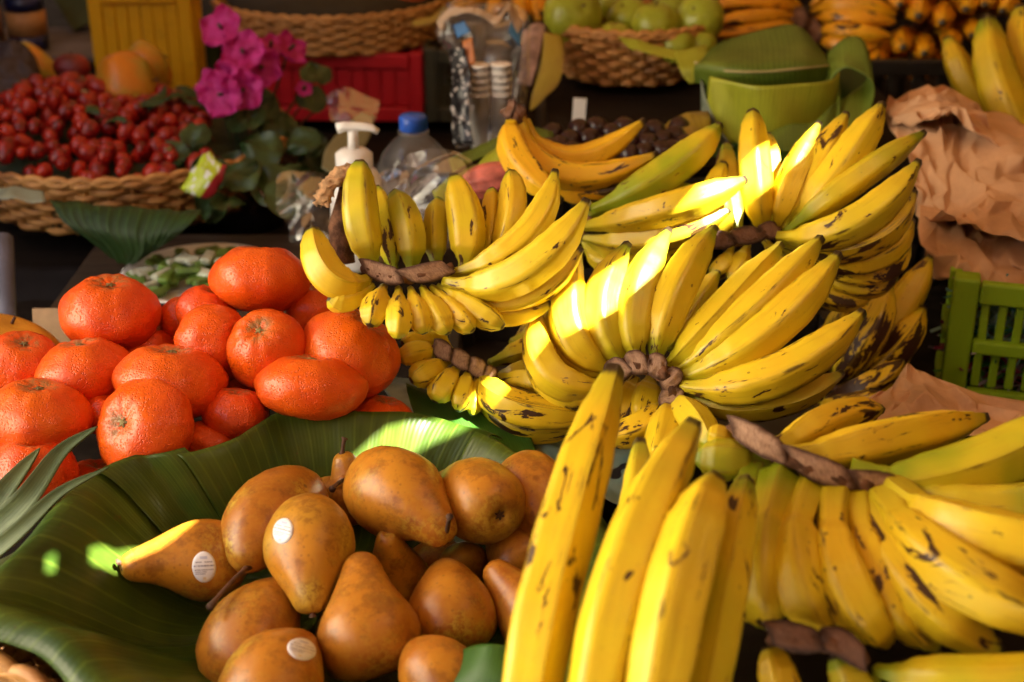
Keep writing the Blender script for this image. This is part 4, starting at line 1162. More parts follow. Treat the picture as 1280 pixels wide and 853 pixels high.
# pineapple blades at the left
t = thing("pineapple_crown", "grey-green spiky pineapple leaves at the left edge before the mandarins", "leaves", P(-40, 720, 1.02))
def blade(pts, w):
    path = catmull([V3(p) for p in pts], 22)
    v, uv = [], []
    for i, p in enumerate(path):
        s = i / 22
        T = (path[min(22, i + 1)] - path[max(0, i - 1)]).normalized()
        view = (EYE - p).normalized()
        side = T.cross(view + Vector((0, 0, .6))).normalized()
        nrm = side.cross(T).normalized()
        d = (p - EYE).dot(FWD)
        hw = w / 2 / FPX * d * (1 - s) ** .7 * (.75 + .25 * min(1, s * 5))
        for m in range(7):
            y = (m / 6 - .5) * 2
            v.append(p + side * (y * hw) + nrm * (-.35 * hw * (1 - y * y)))
            uv.append((m / 6, s))
    o = mesh("blade", v, gridfaces(7, 23), MAT["blade"], t, uv=uv)
    solid(o, .0012)
for pts, w in [([(-40, 690, 1.0), (30, 625, 1.0), (75, 565, 1.02), (122, 533, 1.03)], 40), ([(-50, 720, .99), (20, 665, .99), (75, 615, 1.0), (136, 584, 1.01)], 30),
               ([(-40, 680, 1.02), (0, 620, 1.03), (28, 585, 1.04), (50, 560, 1.05)], 36), ([(-60, 740, .97), (0, 715, .97), (30, 694, .98), (50, 680, .99)], 40),
               ([(-60, 650, 1.04), (-20, 600, 1.05), (0, 580, 1.06), (14, 566, 1.07)], 30), ([(-50, 715, 1.03), (10, 655, 1.03), (30, 622, 1.04), (44, 590, 1.05)], 34)]:
    blade(pts, w)

tv, tf = tube_geo([P(30, 765, .93), P(54, 782, .91), P(80, 808, .895), P(100, 850, .88)], .0045, 10)
o = mesh("cane", tv, tf, MAT["wicker"]); tag(o, "short cane end at the lower left corner of the pear basket", "cane")

# ------------------------------------------------------------------ back left: berry basket, flowers
BC = P(130, 250, 1.85); BC.z = 0
BX, BY = -.505, 1.79
basket("wide wicker basket of red berries at the left, banana leaf over its rim", (BX, BY, 0), .035, .112, .175, .165, .215, .20, 9, 46, MAT["wicker"])
kr = NT("berry_skin")
rr0 = kr.n("ObjectInfo").outputs["Random"]
cr0 = kr.mix(kr.step(kr.noise(kr.coord(), 1.4, 3), .35, .7), kr.mix(rr0, (0.10, 0.003, 0.004), (0.36, 0.008, 0.003)), kr.mix(rr0, (0.30, 0.004, 0.004), (0.46, 0.030, 0.006)))
kr.P(Base_Color=cr0, Roughness=.34)
rv = kr.m
gl = plain("berry_calyx", (0.16, 0.20, 0.05), 0.7, 0.3, 200)
sdir = sphere_dirs(14, 9); sfac = gridfaces(14, 10, True)
bme = []
for q in range(4):
    vv = []
    for dv, th, ph in sdir:
        r_ = 1 + .05 * nz(dv, 1.7, q * 9) - .12 * math.exp(-(th / .3) ** 2)
        vv.append((dv.x * r_, dv.y * r_, dv.z * r_ * (1.0 + .08 * q)))
    me = bpy.data.meshes.new("berry_skin"); me.from_pydata(vv, [], sfac)
    me.polygons.foreach_set("use_smooth", [True] * len(me.polygons)); me.materials.append(rv); bme.append(me)
vv, ff = [(0, 0, .93)], []
for i in range(10):
    a = 2 * math.pi * i / 10
    rr_ = .62 if i % 2 == 0 else .22
    vv.append((math.cos(a) * rr_, math.sin(a) * rr_, .86 if i % 2 == 0 else .95))
for i in range(10): ff.append((0, 1 + i, 1 + (i + 1) % 10))
cme = bpy.data.meshes.new("berry_calyx"); cme.from_pydata(vv, [], ff); cme.materials.append(gl)
rnd = random.Random(3)
def berry(p, R, withcal):
    t = bpy.data.objects.new("red_berry", None); COL.objects.link(t)
    t.empty_display_size = .01
    t.location = p
    t.rotation_euler = (rnd.uniform(-1.1, 1.1), rnd.uniform(-1.1, 1.1), rnd.uniform(0, 6))
    t.scale = (R, R * rnd.uniform(.85, 1.1), R * rnd.uniform(.9, 1.3))
    t["label"], t["category"], t["group"] = "small glossy red berry heaped in the wide wicker basket at the left", "berry", "red berries in the left basket"
    o = bpy.data.objects.new("skin", rnd.choice(bme)); COL.objects.link(o); o.parent = t
    if withcal:
        t['label'] = 'small glossy red berry with a green calyx in the wide wicker basket at the left'
        c = bpy.data.objects.new("calyx", cme); COL.objects.link(c); c.parent = t
def px_of(p):
    q = p - EYE
    d = q.dot(FWD)
    return 640 + q.dot(RIGHT) / d * FPX, 426.5 - q.dot(UP) / d * FPX, d
sp = .0215
nb = 0
for j in range(-12, 13):
    for i in range(-12, 13):
        x = (i + (j % 2) * .5) * sp + rnd.uniform(-.008, .008)
        y = j * sp * .87 + rnd.uniform(-.005, .005)
        e = (x / .198) ** 2 + (y / .183) ** 2
        if e > 1: continue
        z = .098 + .045 * (1 - e) ** .6 + rnd.uniform(-.013, .011) + .028 * sm(.02, -.15, x)
        p = Vector((BX + x, BY + y, z))
        a, b, d = px_of(p)
        if a < -14 or a > 262: continue
        berry(p, rnd.uniform(.0080, .0128), rnd.random() < .45); nb += 1
for i in range(16):
    a_, q_ = rnd.uniform(0, 6.28), rnd.random() ** .5
    c_ = Vector((BX + math.cos(a_) * q_ * .17, BY + math.sin(a_) * q_ * .15, .135 + .03 * (1 - q_ * q_)))
    vv, uv_ = [], []
    ax = Vector((rnd.gauss(0, 1), rnd.gauss(0, 1), rnd.gauss(0, .3))).normalized(); sd = ax.cross(Vector((0, 0, 1))).normalized()
    L_ = rnd.uniform(.018, .032)
    for j in range(7):
        for m in range(5):
            y_ = (m / 4 - .5) * 2
            vv.append(c_ + ax * (L_ * (j / 6 * 2 - 1)) + sd * (y_ * L_ * .5 * max(.03, math.sin(math.pi * (j + .2) / 6.4))) + Vector((0, 0, .004 * math.sin(j) - .004 * y_ * y_)))
            uv_.append((m / 4, j / 6))
    lo = mesh("leaf", vv, gridfaces(5, 7), MAT["leaf_dark"], uv=uv_)
    tag(lo, "small dark green leaf lying among the red berries", "leaf", "leaves among the red berries")
v, f_, = [], []
mesh_bed = lathe("berry_bed", (BX, BY, .04), [(.17, 0), (.19, .05), (.12, .08), (.0, .085)], plain("dark_leaf_bed", (0.02, 0.03, 0.012), 0.8, 0.5))
tag(mesh_bed, "dark leaves under the red berries in the left basket", "leaves")
# leaves on the rim of the berry basket
o = patch("banana_leaf", [[(70, 262, 1.66), (130, 264, 1.65), (200, 266, 1.65), (250, 262, 1.66)], [(62, 250, 1.60), (130, 258, 1.595), (200, 262, 1.595), (252, 264, 1.60)],
                          [(80, 278, 1.578), (130, 285, 1.575), (190, 288, 1.575), (238, 280, 1.578)], [(120, 305, 1.585), (150, 314, 1.58), (185, 312, 1.58), (212, 302, 1.585)],
                          [(140, 324, 1.59), (155, 330, 1.59), (168, 330, 1.59), (178, 322, 1.59)]], MAT["leaf_rim"] if "leaf_rim" in MAT else mat_leaf("rim_leaf", (0.010, 0.042, 0.008), (0.024, 0.070, 0.012), veins=16, along=0, rough=.5, rib=.8, stripe=.6), nu=30, nv=24,
          disp=lambda p, u, v: Vector((0, -.004 * nz((u * 7, v * 2, 0)) - .0014 * abs(math.sin(u * 25 + v * 3)), .003 * nz((u * 9, v, 4)))))
tag(o, "dark banana leaf hanging over the berry basket's front rim", "leaf")
o = patch("leaf_scrap", [[(-20, 236, 1.62), (20, 232, 1.62), (55, 240, 1.62)], [(-20, 250, 1.60), (20, 250, 1.60), (58, 256, 1.60)]], MAT["leaf_grey"], nu=14, nv=8, disp=lambda p, u, v: Vector((0, 0, .004 * nz(p, 60))))
tag(o, "pale grey-green leaf scrap on the berry basket's rim at the left edge", "leaf")
# plate with green pieces, board below it
box("chopping_board", (Pz(235, 352, .03).x, Pz(255, 352, .03).y + .02, .016), .27, .26, .030, MAT["wood_grey"], bev=.003)
tag(bpy.data.objects["chopping_board"], "worn grey-brown board behind the mandarins", "board")
pc = Pz(252, 342, .045)
t = thing("plate", "white enamel plate of chopped green cactus behind the topmost mandarin", "plate", (pc.x, pc.y, .032))
lathe("dish", (pc.x, pc.y, .032), [(.0, .0), (.06, .0), (.075, .008), (.088, .013), (.090, .015), (.087, .0155), (.073, .010), (.058, .003), (0, .003)], MAT["white"], t, 48)
cg = [plain("cactus_green", (0.10, 0.19, 0.03), 0.4, 0.4, 40), plain("cactus_pale", (0.42, 0.47, 0.38), 0.5, 0.2, 40)]
for i in range(80):
    a, q = rnd.uniform(0, 6.28), rnd.random() ** .6 * .074
    M = Matrix.Rotation(rnd.uniform(0, 6), 3, 'Z') @ Matrix.Rotation(rnd.uniform(-.6, .6), 3, 'X')
    box("cactus_piece", (pc.x + q * math.cos(a), pc.y + q * math.sin(a), .043 + (.08 - q) * .3 * rnd.random()), .028, .012, .008, cg[0 if rnd.random() < .72 else 1], t, M=M, bev=.003)
# yellow mango, cardboard, pole, and a black sheet standing in for shade, at the left edge
def round_fruit(name, label, cat, c, R, sc, mat, group=None, rot=None, o=0, lump=.05, stem=True):
    c = V3(c)
    M = rot or Matrix.Identity(3)
    t = thing(name, label, cat, c - Vector((0, 0, R)), group)
    vv = []
    for dv, th, ph in SD:
        r_ = 1 + lump * nz(dv, 1.4, o) - .10 * math.exp(-(th / .25) ** 2)
        vv.append(c + M @ Vector((dv.x * r_ * sc[0] * R, dv.y * r_ * sc[1] * R, dv.z * r_ * sc[2] * R)))
    mesh("skin", vv, SF, mat, t)
    if stem:
        p0 = c + M @ Vector((0, 0, sc[2] * R * .86)); p1 = c + M @ Vector((.002, 0, sc[2] * R * 1.12))
        tube("stem", [p0, p0.lerp(p1, .5), p1], R * .035, MAT["stem"], t, 6)
    return t
mango = plain("mango_skin", (0.66, 0.30, 0.02), 0.4, 0.25, 20)
round_fruit("mango", "yellow-orange mango lying behind the mandarins at the left edge", "mango", (8, 440, 1.26), .040, (1.35, .9, .8), mango, rot=Matrix.Rotation(.3, 3, 'Y'))
o = box("cardboard_piece", P(72, 412, 1.34), .045, .004, .040, plain("cardboard", (0.40, 0.27, 0.15), 0.85, 0.2, 30), M=Matrix.Rotation(-.3, 3, 'X'))
tag(o, "torn cardboard piece between the mango and the dented mandarin", "cardboard")
tube_v, tube_f = tube_geo([P(4, 300, 1.52), P(6, 360, 1.47), P(10, 430, 1.42)], .011, 10)
o = mesh("pole", tube_v, tube_f, plain("grey_pole", (0.11, 0.12, 0.17), 0.6, 0.2))
tag(o, "grey-blue pole at the left edge below the berry basket", "pole")
o = patch("dark_gap_sheet", [[(-120, 420, 1.62), (60, 425, 1.60), (220, 430, 1.60)], [(-120, 345, 1.66), (60, 345, 1.66), (200, 345, 1.66)]], MAT["black"], nu=20, nv=10, disp=lambda p, u, v: Vector((0, 0, .012 + .005 * nz(p, 20))))  # black sheet darkens a gap that is only in shade
tag(o, "black sheet standing in for the shade between berry basket and mandarins", "plastic sheet")

# flowers
FL = P(300, 240, 1.80); FL.z = .02
t = thing("flowering_plant", "pink-flowered plant with dark round leaves right of the red berries", "plant", FL)
pink = NT("pink_petal")
co_ = pink.coord("UV")
pk = pink.mix(pink.step(pink.noise(pink.coord(), 60, 3), .35, .7), (0.56, 0.012, 0.22), (0.72, 0.05, 0.40))
pink.P(Base_Color=pk, Roughness=.6)
trn = pink.n("BsdfTranslucent", {"Color": pk}); mxs = pink.n("MixShader", {0: .35, 1: pink.b.outputs[0], 2: trn.outputs[0]})
pink.t.links.new(mxs.outputs[0], pink.out.inputs[0])
def petal(c, axis, R, ang, parent, mat, curl=.3, nm="petal", wide=.62, seed=0):
    """Ruffled petal or leaf growing from c, opening round the flower's axis."""
    axis = axis.normalized()
    a1 = axis.orthogonal().normalized(); a2 = axis.cross(a1)
    out = a1 * math.cos(ang) + a2 * math.sin(ang)
    side = axis.cross(out)
    vv, uv = [], []
    NU, NV = 8, 8
    for j in range(NV + 1):
        s = j / NV
        wd = wide * R * math.sin(math.pi * min(1, .06 + s * .94)) ** .55 * (1 - .3 * (s - .5))
        for i in range(NU + 1):
            y = (i / NU - .5) * 2
            p = c + out * (R * s) + axis * (R * (curl * s * s + .10 * math.sin(y * 5 + seed) * s + .06 * math.sin(s * 9 + y * 3 + seed))) + side * (y * wd)
            vv.append(p); uv.append((i / NU, s))
    return mesh(nm, vv, gridfaces(NU + 1, NV + 1), mat, parent, uv=uv)
stems_to = []
for i, (x, y, d, R, ax) in enumerate([(278, 36, 1.80, .030, (-.3, .3, .9)), (304, 66, 1.79, .030, (.0, .2, 1)), (326, 84, 1.80, .028, (.3, -.1, .9)), (278, 118, 1.77, .031, (-.3, -.2, .9)), (304, 112, 1.77, .028, (.1, -.3, .9)),
                                 (362, 62, 1.82, .026, (.6, .4, .5)), (338, 60, 1.84, .024, (.2, .6, .6)), (262, 108, 1.80, .024, (-.6, .2, .6)), (380, 112, 1.84, .012, (.2, .2, .9)), (292, 88, 1.80, .024, (.1, .1, .9))]):
    c = P(x, y, d)
    axv = cam_vec(*ax)
    for k in range(5):
        petal(c, axv, R, 2 * math.pi * k / 5 + i, t, pink.m, .25, "petal", .60, k + i * 3)
    vv_, ff_ = tube_geo([c - axv * .004, c + axv * .010], .0022, 6)
    mesh("flower_centre", vv_, ff_, MAT["leaf_dark"], t)
    stems_to.append(c)
lf2 = mat_leaf("round_leaf", (0.018, 0.050, 0.012), (0.055, 0.105, 0.030), veins=5, along=0, rough=.38)
for i, (x, y, d, R, ax, an) in enumerate([(312, 162, 1.78, .034, (-.1, .5, .8), 1), (352, 196, 1.74, .036, (.2, .4, .8), 2), (232, 182, 1.74, .034, (-.1, .6, .7), 3), (266, 196, 1.70, .032, (.4, .3, .8), 4),
                                     (318, 222, 1.70, .038, (.0, .4, .8), 5), (285, 236, 1.68, .034, (-.2, .5, .8), 0), (340, 150, 1.82, .034, (.3, .5, .7), 1.6), (372, 160, 1.84, .034, (.1, .5, .7), 2.4), (300, 190, 1.78, .036, (-.3, .4, .8), 3.3),
                                     (205, 170, 1.82, .030, (-.1, .7, .6), 4.4), (330, 245, 1.66, .036, (.1, .6, .7), 5.5), (362, 235, 1.70, .032, (.3, .5, .7), 0.4), (400, 105, 1.92, .030, (.3, .5, .7), 1.2), (408, 130, 1.9, .028, (.3, .4, .7), 2.2),
                                     (345, 122, 1.86, .030, (.3, .5, .7), 2.9), (250, 160, 1.8, .028, (-.3, .5, .7), 2.0), (285, 262, 1.66, .03, (0, .8, .5), 1.0), (390, 190, 1.84, .03, (.2, .5, .7), 4.2), (225, 215, 1.72, .026, (.1, .8, .4), 1.4)]):
    axv = cam_vec(*ax)
    c = P(x, y, d)
    petal(c - axv * .0, axv, R * 1.5, an, t, lf2, -.15, "leaf", .50, i)
    tube("leaf_stalk", bez(Vector((FL.x + rnd.uniform(-.02, .02), FL.y, .03)), (c + FL) * .5 + Vector((0, .02, .02)), c, 8), .0014, MAT["stem"], t, 5)
for i in range(16):
    c = P(rnd.uniform(205, 400), rnd.uniform(150, 262), rnd.uniform(1.72, 1.9))
    axv = cam_vec(rnd.uniform(-.4, .4), rnd.uniform(.2, .7), .8)
    petal(c, axv, rnd.uniform(.035, .052), rnd.uniform(0, 6), t, lf2, -.15, "leaf", .46, i)
for c in stems_to:
    tube("flower_stalk", bez(Vector((FL.x, FL.y, .03)), (c + FL) * .5 + Vector((0, .03, .02)), c, 8), .0016, MAT["leaf_dark"], t, 5)
lathe("pot", (FL.x, FL.y + .05, .0), [(.045, 0), (.06, .07), (.062, .075), (.055, .075), (.05, .06)], plain("dark_pot", (0.03, 0.02, 0.02), 0.6), t)
o = patch("sweet_wrapper", [[(225, 236, 1.66), (245, 205, 1.66), (262, 188, 1.67)], [(245, 244, 1.655), (262, 222, 1.65), (275, 205, 1.66)], [(262, 248, 1.66), (274, 232, 1.655), (284, 206, 1.66)]],
          None, nu=12, nv=10, disp=lambda p, u, v: Vector((0, 0, .004 * nz(p, 90))))
kw = NT("wrapper_print"); s_ = kw.n("SeparateXYZ", {"Vector": kw.coord("UV")})
kc = kw.mix(kw.step(kw.noise(kw.coord("UV"), 4, 2), .52, .56), (0.42, 0.55, 0.03), (0.62, 0.68, 0.66))
kc = kw.mix(kw.step(s_.outputs[1], .62, .66), kc, (0.30, 0.01, 0.02)); kw.P(Base_Color=kc, Roughness=.35)
o.data.materials.clear(); o.data.materials.append(kw.m)
tag(o, "crumpled lime, white and dark red wrapper between berries and flowers", "wrapper")

# ------------------------------------------------------------------ far left: crates, papayas, jars
crate("yellow ribbed plastic crate standing behind the papaya", Pz(190, 158, .03) , .150, .10, .21, MAT["yellow_plastic"], rot=.05, nsl=6, mids=0, solid_wall=True)
crate("dark green plastic crate right of the yellow crate, behind the pink flowers", Pz(300, 170, .02) + Vector((.0, .12, 0)), .13, .12, .15, MAT["dkgreen_plastic"], rot=.02, nsl=6, mids=1)
pap = NT("papaya_skin"); pc_ = pap.coord()
pcx = pap.mix(pap.step(pap.noise(pc_, 14, 3), .35, .62), (0.64, 0.22, 0.01), (0.36, 0.30, 0.03)); pap.P(Base_Color=pcx, Roughness=.4)
round_fruit("papaya", "orange papaya with a greenish end lying before the yellow crate", "papaya", (162, 112, 1.93), .046, (1.15, .95, .85), pap.m, rot=Matrix.Rotation(1.2, 3, 'Y'), o=4, lump=.12)
round_fruit("papaya", "darker papaya behind the orange one against the yellow crate", "papaya", (186, 84, 2.02), .034, (1.1, .9, .85), pap.m, rot=Matrix.Rotation(1.0, 3, 'Y'), o=14, lump=.12)
round_fruit("papaya", "slim orange papaya leaning at the upper left behind the dark bag", "papaya", (52, 84, 2.05), .024, (.8, .8, 1.9), pap.m, rot=Matrix.Rotation(-.7, 3, 'Y'), o=24, lump=.12)
tan = plain("tan_label", (0.42, 0.20, 0.06), 0.6, 0.2, 20)
navy = plain("navy_plastic", (0.008, 0.012, 0.06), 0.35, 0.2, 20)
def jar(label, px, py, d, R, bands, cat="jar"):
    b = P(px, py, d)
    H = bands[-1][1]
    t = thing("jar", label, cat, b)
    for z0, z1, k, m in bands:
        lathe(["body", "label_band", "lid"][k], b, [(R * (1.0 if k != 1 else 1.015), z0 + .0006), (R * (1.0 if k != 1 else 1.015), z1 - .0006)], m, t, 32)
    return t
jar("dark blue jar with a wide tan label at the top left", 38, 62, 2.25, .030, [(0, .025, 0, navy), (.025, .063, 1, tan), (.063, .085, 0, navy), (.085, .10, 2, navy)])
jar("brown jar cut by the left edge beside the dark blue one", -8, 62, 2.28, .020, [(0, .012, 0, tan), (.012, .07, 1, plain("brown_label", (0.22, 0.09, 0.03), 0.6, 0.2, 20)), (.07, .085, 2, navy)])
o = box("box", P(102, 6, 2.35), .058, .045, .062, plain("olive_box", (0.10, 0.12, 0.04), 0.7, 0.2, 20), M=Matrix.Rotation(-.45, 3, 'Y'), bev=.003)
tag(o, "olive green box tilted on the shelf left of the yellow crate", "box")
sh = P(60, 62, 2.24)
o = box("shelf_board", (sh.x + .02, sh.y + .06, sh.z - .006), .30, .20, .010, plain("grey_board", (0.12, 0.10, 0.09), 0.7, 0.2, 20), bev=.002)
tag(o, "thin grey shelf board under the jars at the top left", "shelf")
box("support", (0, 0, 0), .01, .01, .01, MAT["wood"]) if False else None
for x_ in (-.08, .12):
    pass
cr = crate("dark crate under the grey shelf board at the far left", (sh.x + .02, sh.y - .02, .0), .26, .16, sh.z - .014, MAT["dark_plastic"], nsl=7, mids=1)
def crumple(amp, s, o=0):
    def fn(p, u, v):
        d1 = noise.voronoi(Vector((p.x * s + o, p.y * s, p.z * s)))[0]
        return Vector((nz(p, s, o) * .5, -(d1[1] - d1[0]) * 1.1 + nz(p, s * .6, o + 4), nz(p, s, o + 9) * .5 + (d1[1] - d1[0]) * .6)) * amp
    return fn
dark_bag = mat_clear("dark_bag_film", (0.10, 0.08, 0.09), 0.5, 0.2, 1.0, 50)
o = patch("plastic_bag", [[(-30, 60, 1.98), (10, 52, 1.97), (40, 66, 1.97), (60, 110, 1.96)], [(-30, 95, 1.92), (5, 92, 1.91), (35, 105, 1.91), (66, 128, 1.92)], [(-30, 128, 1.88), (5, 130, 1.87), (36, 132, 1.87), (70, 140, 1.88)]], dark_bag, nu=26, nv=20, disp=crumple(.016, 28))
tag(o, "crumpled dark plastic bag at the left edge above the red berries", "bag")
o = patch("plastic_bag", [[(66, 100, 1.95), (85, 88, 1.95), (108, 96, 1.94), (122, 112, 1.94)], [(68, 118, 1.91), (88, 108, 1.90), (108, 114, 1.90), (120, 126, 1.90)], [(74, 132, 1.88), (90, 130, 1.87), (106, 132, 1.87), (118, 138, 1.88)]], MAT["clear_bag"], nu=22, nv=18, disp=crumple(.014, 34, 5))
tag(o, "small clear crumpled bag left of the orange papaya", "bag")
redb = plain("dark_red_fruit", (0.20, 0.012, 0.010), 0.5, 0.5, 30)
round_fruit("red_fruit", "dark red fruit in the shade left of the yellow crate", "fruit", (90, 84, 2.0), .024, (1.1, .9, .8), redb)

# ------------------------------------------------------------------ top centre: basket on a red crate, cups
b2 = Pz(402, 66, .135)
bx2, by2 = b2.x, b2.y + .17
basket("pale wicker basket of red and green fruit on the red crate, top centre", (bx2, by2, 0), .128, .186, .172, .165, .188, .178, 8, 52, MAT["wicker_light"])
redf = plain("red_mango_skin", (0.52, 0.035, 0.012), 0.35, 0.6, 18)
lime = plain("lime_skin", (0.16, 0.24, 0.02), 0.4, 0.3, 20)
pinkf = plain("coral_fruit_skin", (0.70, 0.13, 0.035), 0.4, 0.2, 18)
for i, (x, y, d, R, m, lab) in enumerate([(505, -10, 2.24, .036, pinkf, "coral fruit at the right end of the pale basket"), (462, -6, 2.22, .030, redf, "dark red fruit left of the coral one in the pale basket"), (418, -8, 2.22, .030, redf, "red fruit in the middle of the pale basket"),
                                      (372, -8, 2.22, .026, lime, "green fruit peeking over the pale basket's rim, second from left"), (335, -6, 2.23, .026, lime, "green fruit at the left of the pale basket"), (440, -22, 2.28, .03, lime, "green fruit behind the red ones in the pale basket"), (395, -4, 2.20, .022, lime, "small green fruit beside the red one in the pale basket")]):
    round_fruit("basket_fruit", lab, "fruit", (x, y, d), R, (1, 1, .95), m, "fruit in the pale wicker basket", o=i * 3)
lathe("fruit_bed", (bx2, by2, .14), [(.15, 0), (.17, .05), (.1, .07), (0, .075)], plain("dark_bed", (0.03, 0.025, 0.012), .8))
tag(bpy.data.objects["fruit_bed"], "dark packing under the fruit in the pale basket", "packing")
crate("bright red plastic crate under the pale wicker basket", Pz(448, 152, .02) + Vector((-.02, .0, 0)), .245, .26, .108, MAT["red_plastic"], rot=-.03, nsl=9, mids=0, solid_wall=True)
crate("dark olive plastic crate between the red crate and the cup bag", Pz(556, 160, .02) + Vector((.012, .03, 0)), .085, .20, .115, plain("olive_plastic", (0.05, 0.05, 0.028), .5), nsl=5, mids=0)
o = patch("peel", [[(516, 26, 2.12), (540, 20, 2.12), (556, 6, 2.13)], [(514, 32, 2.11), (540, 30, 2.10), (562, 14, 2.11)]], MAT["leaf_yellow"], nu=12, nv=6)
tag(o, "yellow leaf tip over the right end of the pale basket", "leaf")
# clear bag holding white cups
cb = Pz(615, 178, .06)
cbase = P(612, 190, 1.78)
t = thing("cup_stack", "stack of tall white plastic cups inside the clear bag", "cups", cbase)
cups = plain("cup_white", (0.86, 0.84, 0.82), .4, .03)
for k, (dx, dy) in enumerate([(-.0125, 0), (.0145, .004)]):
    for i in range(5):
        z = i * .009
        lathe("cup", cbase + Vector((dx, dy, z)), [(.0100, .002), (.0122, .072), (.0130, .072), (.0132, .0745), (.0122, .075)], cups, t, 20)
t = thing("plastic_bag", "clear plastic bag with black print around the white cups", "bag", cbase)
kb = mat_clear("cup_bag_film", (0.985, 0.98, 0.975), 0.04, 0.12, .5, 26)
rows_b = []
for j, (y, w, zoff) in enumerate([(185, 42, 0), (150, 44, 0), (110, 46, 0), (75, 50, 0), (45, 58, .0), (20, 56, .0), (4, 40, .0)]):
    row = []
    for i in range(13):
        a = 2 * math.pi * i / 12
        x = 612 + (-8 if y < 60 else 0) + math.cos(a) * w
        row.append(P(x, y - math.sin(a) * 2, 1.78 - math.sin(a) * (.038 if y > 60 else .026)))
    rows_b.append(row)
patch("film", rows_b, kb, t, nu=60, nv=36, disp=crumple(.009, 30, 3), t=0)
pr = NT("black_print"); pu = pr.coord("UV")
blk = pr.step(pr.noise(pr.mapping(pu, (3, 11, 1)), 1.0, 2), .56, .60)
pcl = pr.mix(blk, (0.010, 0.010, 0.012), (0.55, 0.52, 0.50)); pr.P(Base_Color=pcl, Roughness=.3)
patch("printed_band", [[(560, 62, 1.735), (572, 60, 1.725), (582, 62, 1.72)], [(566, 95, 1.735), (576, 95, 1.725), (588, 97, 1.72)], [(564, 130, 1.735), (574, 130, 1.725), (586, 130, 1.72)], [(566, 180, 1.735), (578, 180, 1.725), (592, 180, 1.72)]], pr.m, t, nu=10, nv=30, disp=crumple(.004, 60, 2))
patch("gathered_rim", [[(545, 30, 1.74), (556, 14, 1.74), (590, 8, 1.73), (622, 20, 1.73), (636, 2, 1.74), (654, 30, 1.75)], [(552, 42, 1.735), (562, 24, 1.735), (592, 16, 1.725), (620, 32, 1.725), (634, 14, 1.735), (648, 44, 1.745)]],
      mat_clear("gathered_film", (0.80, 0.66, 0.50), .55, .2, 1.0, 50), t, nu=50, nv=6, disp=crumple(.006, 50, 6))
patch("blue_print", [[(566, 32, 1.735), (580, 26, 1.73)], [(572, 48, 1.73), (588, 40, 1.725)]], plain("blue_ink", (0.03, 0.16, 0.42), .3), t, nu=8, nv=8)
patch("orange_print", [[(578, 52, 1.728), (590, 46, 1.725)], [(582, 84, 1.725), (594, 80, 1.722)]], plain("orange_ink", (0.55, 0.20, 0.05), .3), t, nu=8, nv=8)
patch("blue_print", [[(640, 22, 1.745), (652, 36, 1.75)], [(636, 40, 1.74), (650, 58, 1.745)]], plain("blue_ink_light", (0.05, 0.22, 0.50), .3), t, nu=8, nv=8)

# ------------------------------------------------------------------ bottles in front of the red crate
bb = Pz(521, 300, .0)
bb = P(521, 300, 1.62)
BZ = bb.z
t = thing("water_bottle", "clear plastic water bottle with a blue cap behind the central bananas", "bottle", bb)
Rb = 46 / FPX * 1.62
Ht = (P(521, 152, 1.62) - bb).length / math.cos(PITCH) * .98
prof = [(Rb * .8, 0), (Rb * .98, .005), (Rb, .015), (Rb, Ht * .34), (Rb * .95, Ht * .36), (Rb, Ht * .38), (Rb, Ht * .46), (Rb * .955, Ht * .48), (Rb, Ht * .50), (Rb * .98, Ht * .60), (Rb * .86, Ht * .70), (Rb * .60, Ht * .79), (Rb * .36, Ht * .845), (Rb * .30, Ht * .86), (Rb * .30, Ht * .90)]
lathe("body", bb, prof, MAT["bottle"], t, 40)
wat = mat_clear("water", (0.80, 0.86, 0.95), .06, .03, .1, 10)
lathe("water", bb, [(Rb * .78, .003), (Rb * .95, .016), (Rb * .95, Ht * .33), (Rb * .90, Ht * .355), (Rb * .95, Ht * .39), (Rb * .95, Ht * .45), (0, Ht * .45)], wat, t, 32)
lathe("neck_ring", bb, [(Rb * .31, Ht * .868), (Rb * .42, Ht * .869), (Rb * .42, Ht * .885), (Rb * .31, Ht * .886)], MAT["bottle"], t, 24)
lathe("cap", bb, [(Rb * .36, Ht * .890), (Rb * .37, Ht * .892), (Rb * .365, Ht * .985), (Rb * .33, Ht), (0, Ht)], MAT["blue"], t, 60, wob=lambda a, s: 1 + .02 * math.cos(a * 30))
o = patch("wrapping_film", [[(470, 215, 1.52), (520, 195, 1.50), (575, 190, 1.49), (610, 250, 1.50)], [(468, 255, 1.50), (520, 248, 1.46), (580, 240, 1.45), (625, 290, 1.47)], [(470, 320, 1.48), (520, 320, 1.45), (580, 320, 1.44), (640, 330, 1.45)]], MAT["clear"], nu=40, nv=34, disp=crumple(.022, 16, 11), t=0)
tag(o, "crumpled clear film draped before the water bottle", "film")
pb = P(449, 330, 1.55)
t = thing("pump_bottle", "white pump dispenser bottle left of the water bottle", "bottle", pb)
hp = (P(449, 166, 1.55) - pb).length / math.cos(PITCH) * 1.0
lathe("body", pb, [(.026, 0), (.028, .005), (.028, hp * .60), (.024, hp * .66), (.018, hp * .70)], MAT["white"], t, 32)
lathe("collar", pb, [(.0185, hp * .702), (.0195, hp * .71), (.0195, hp * .79), (.014, hp * .82), (.006, hp * .83)], MAT["white"], t, 32, wob=lambda a, s: 1 + .015 * math.cos(a * 28))
lathe("plunger", pb, [(.006, hp * .832), (.0055, hp * .95)], MAT["white"], t, 16)
hd = pb + Vector((0, 0, hp * .965))
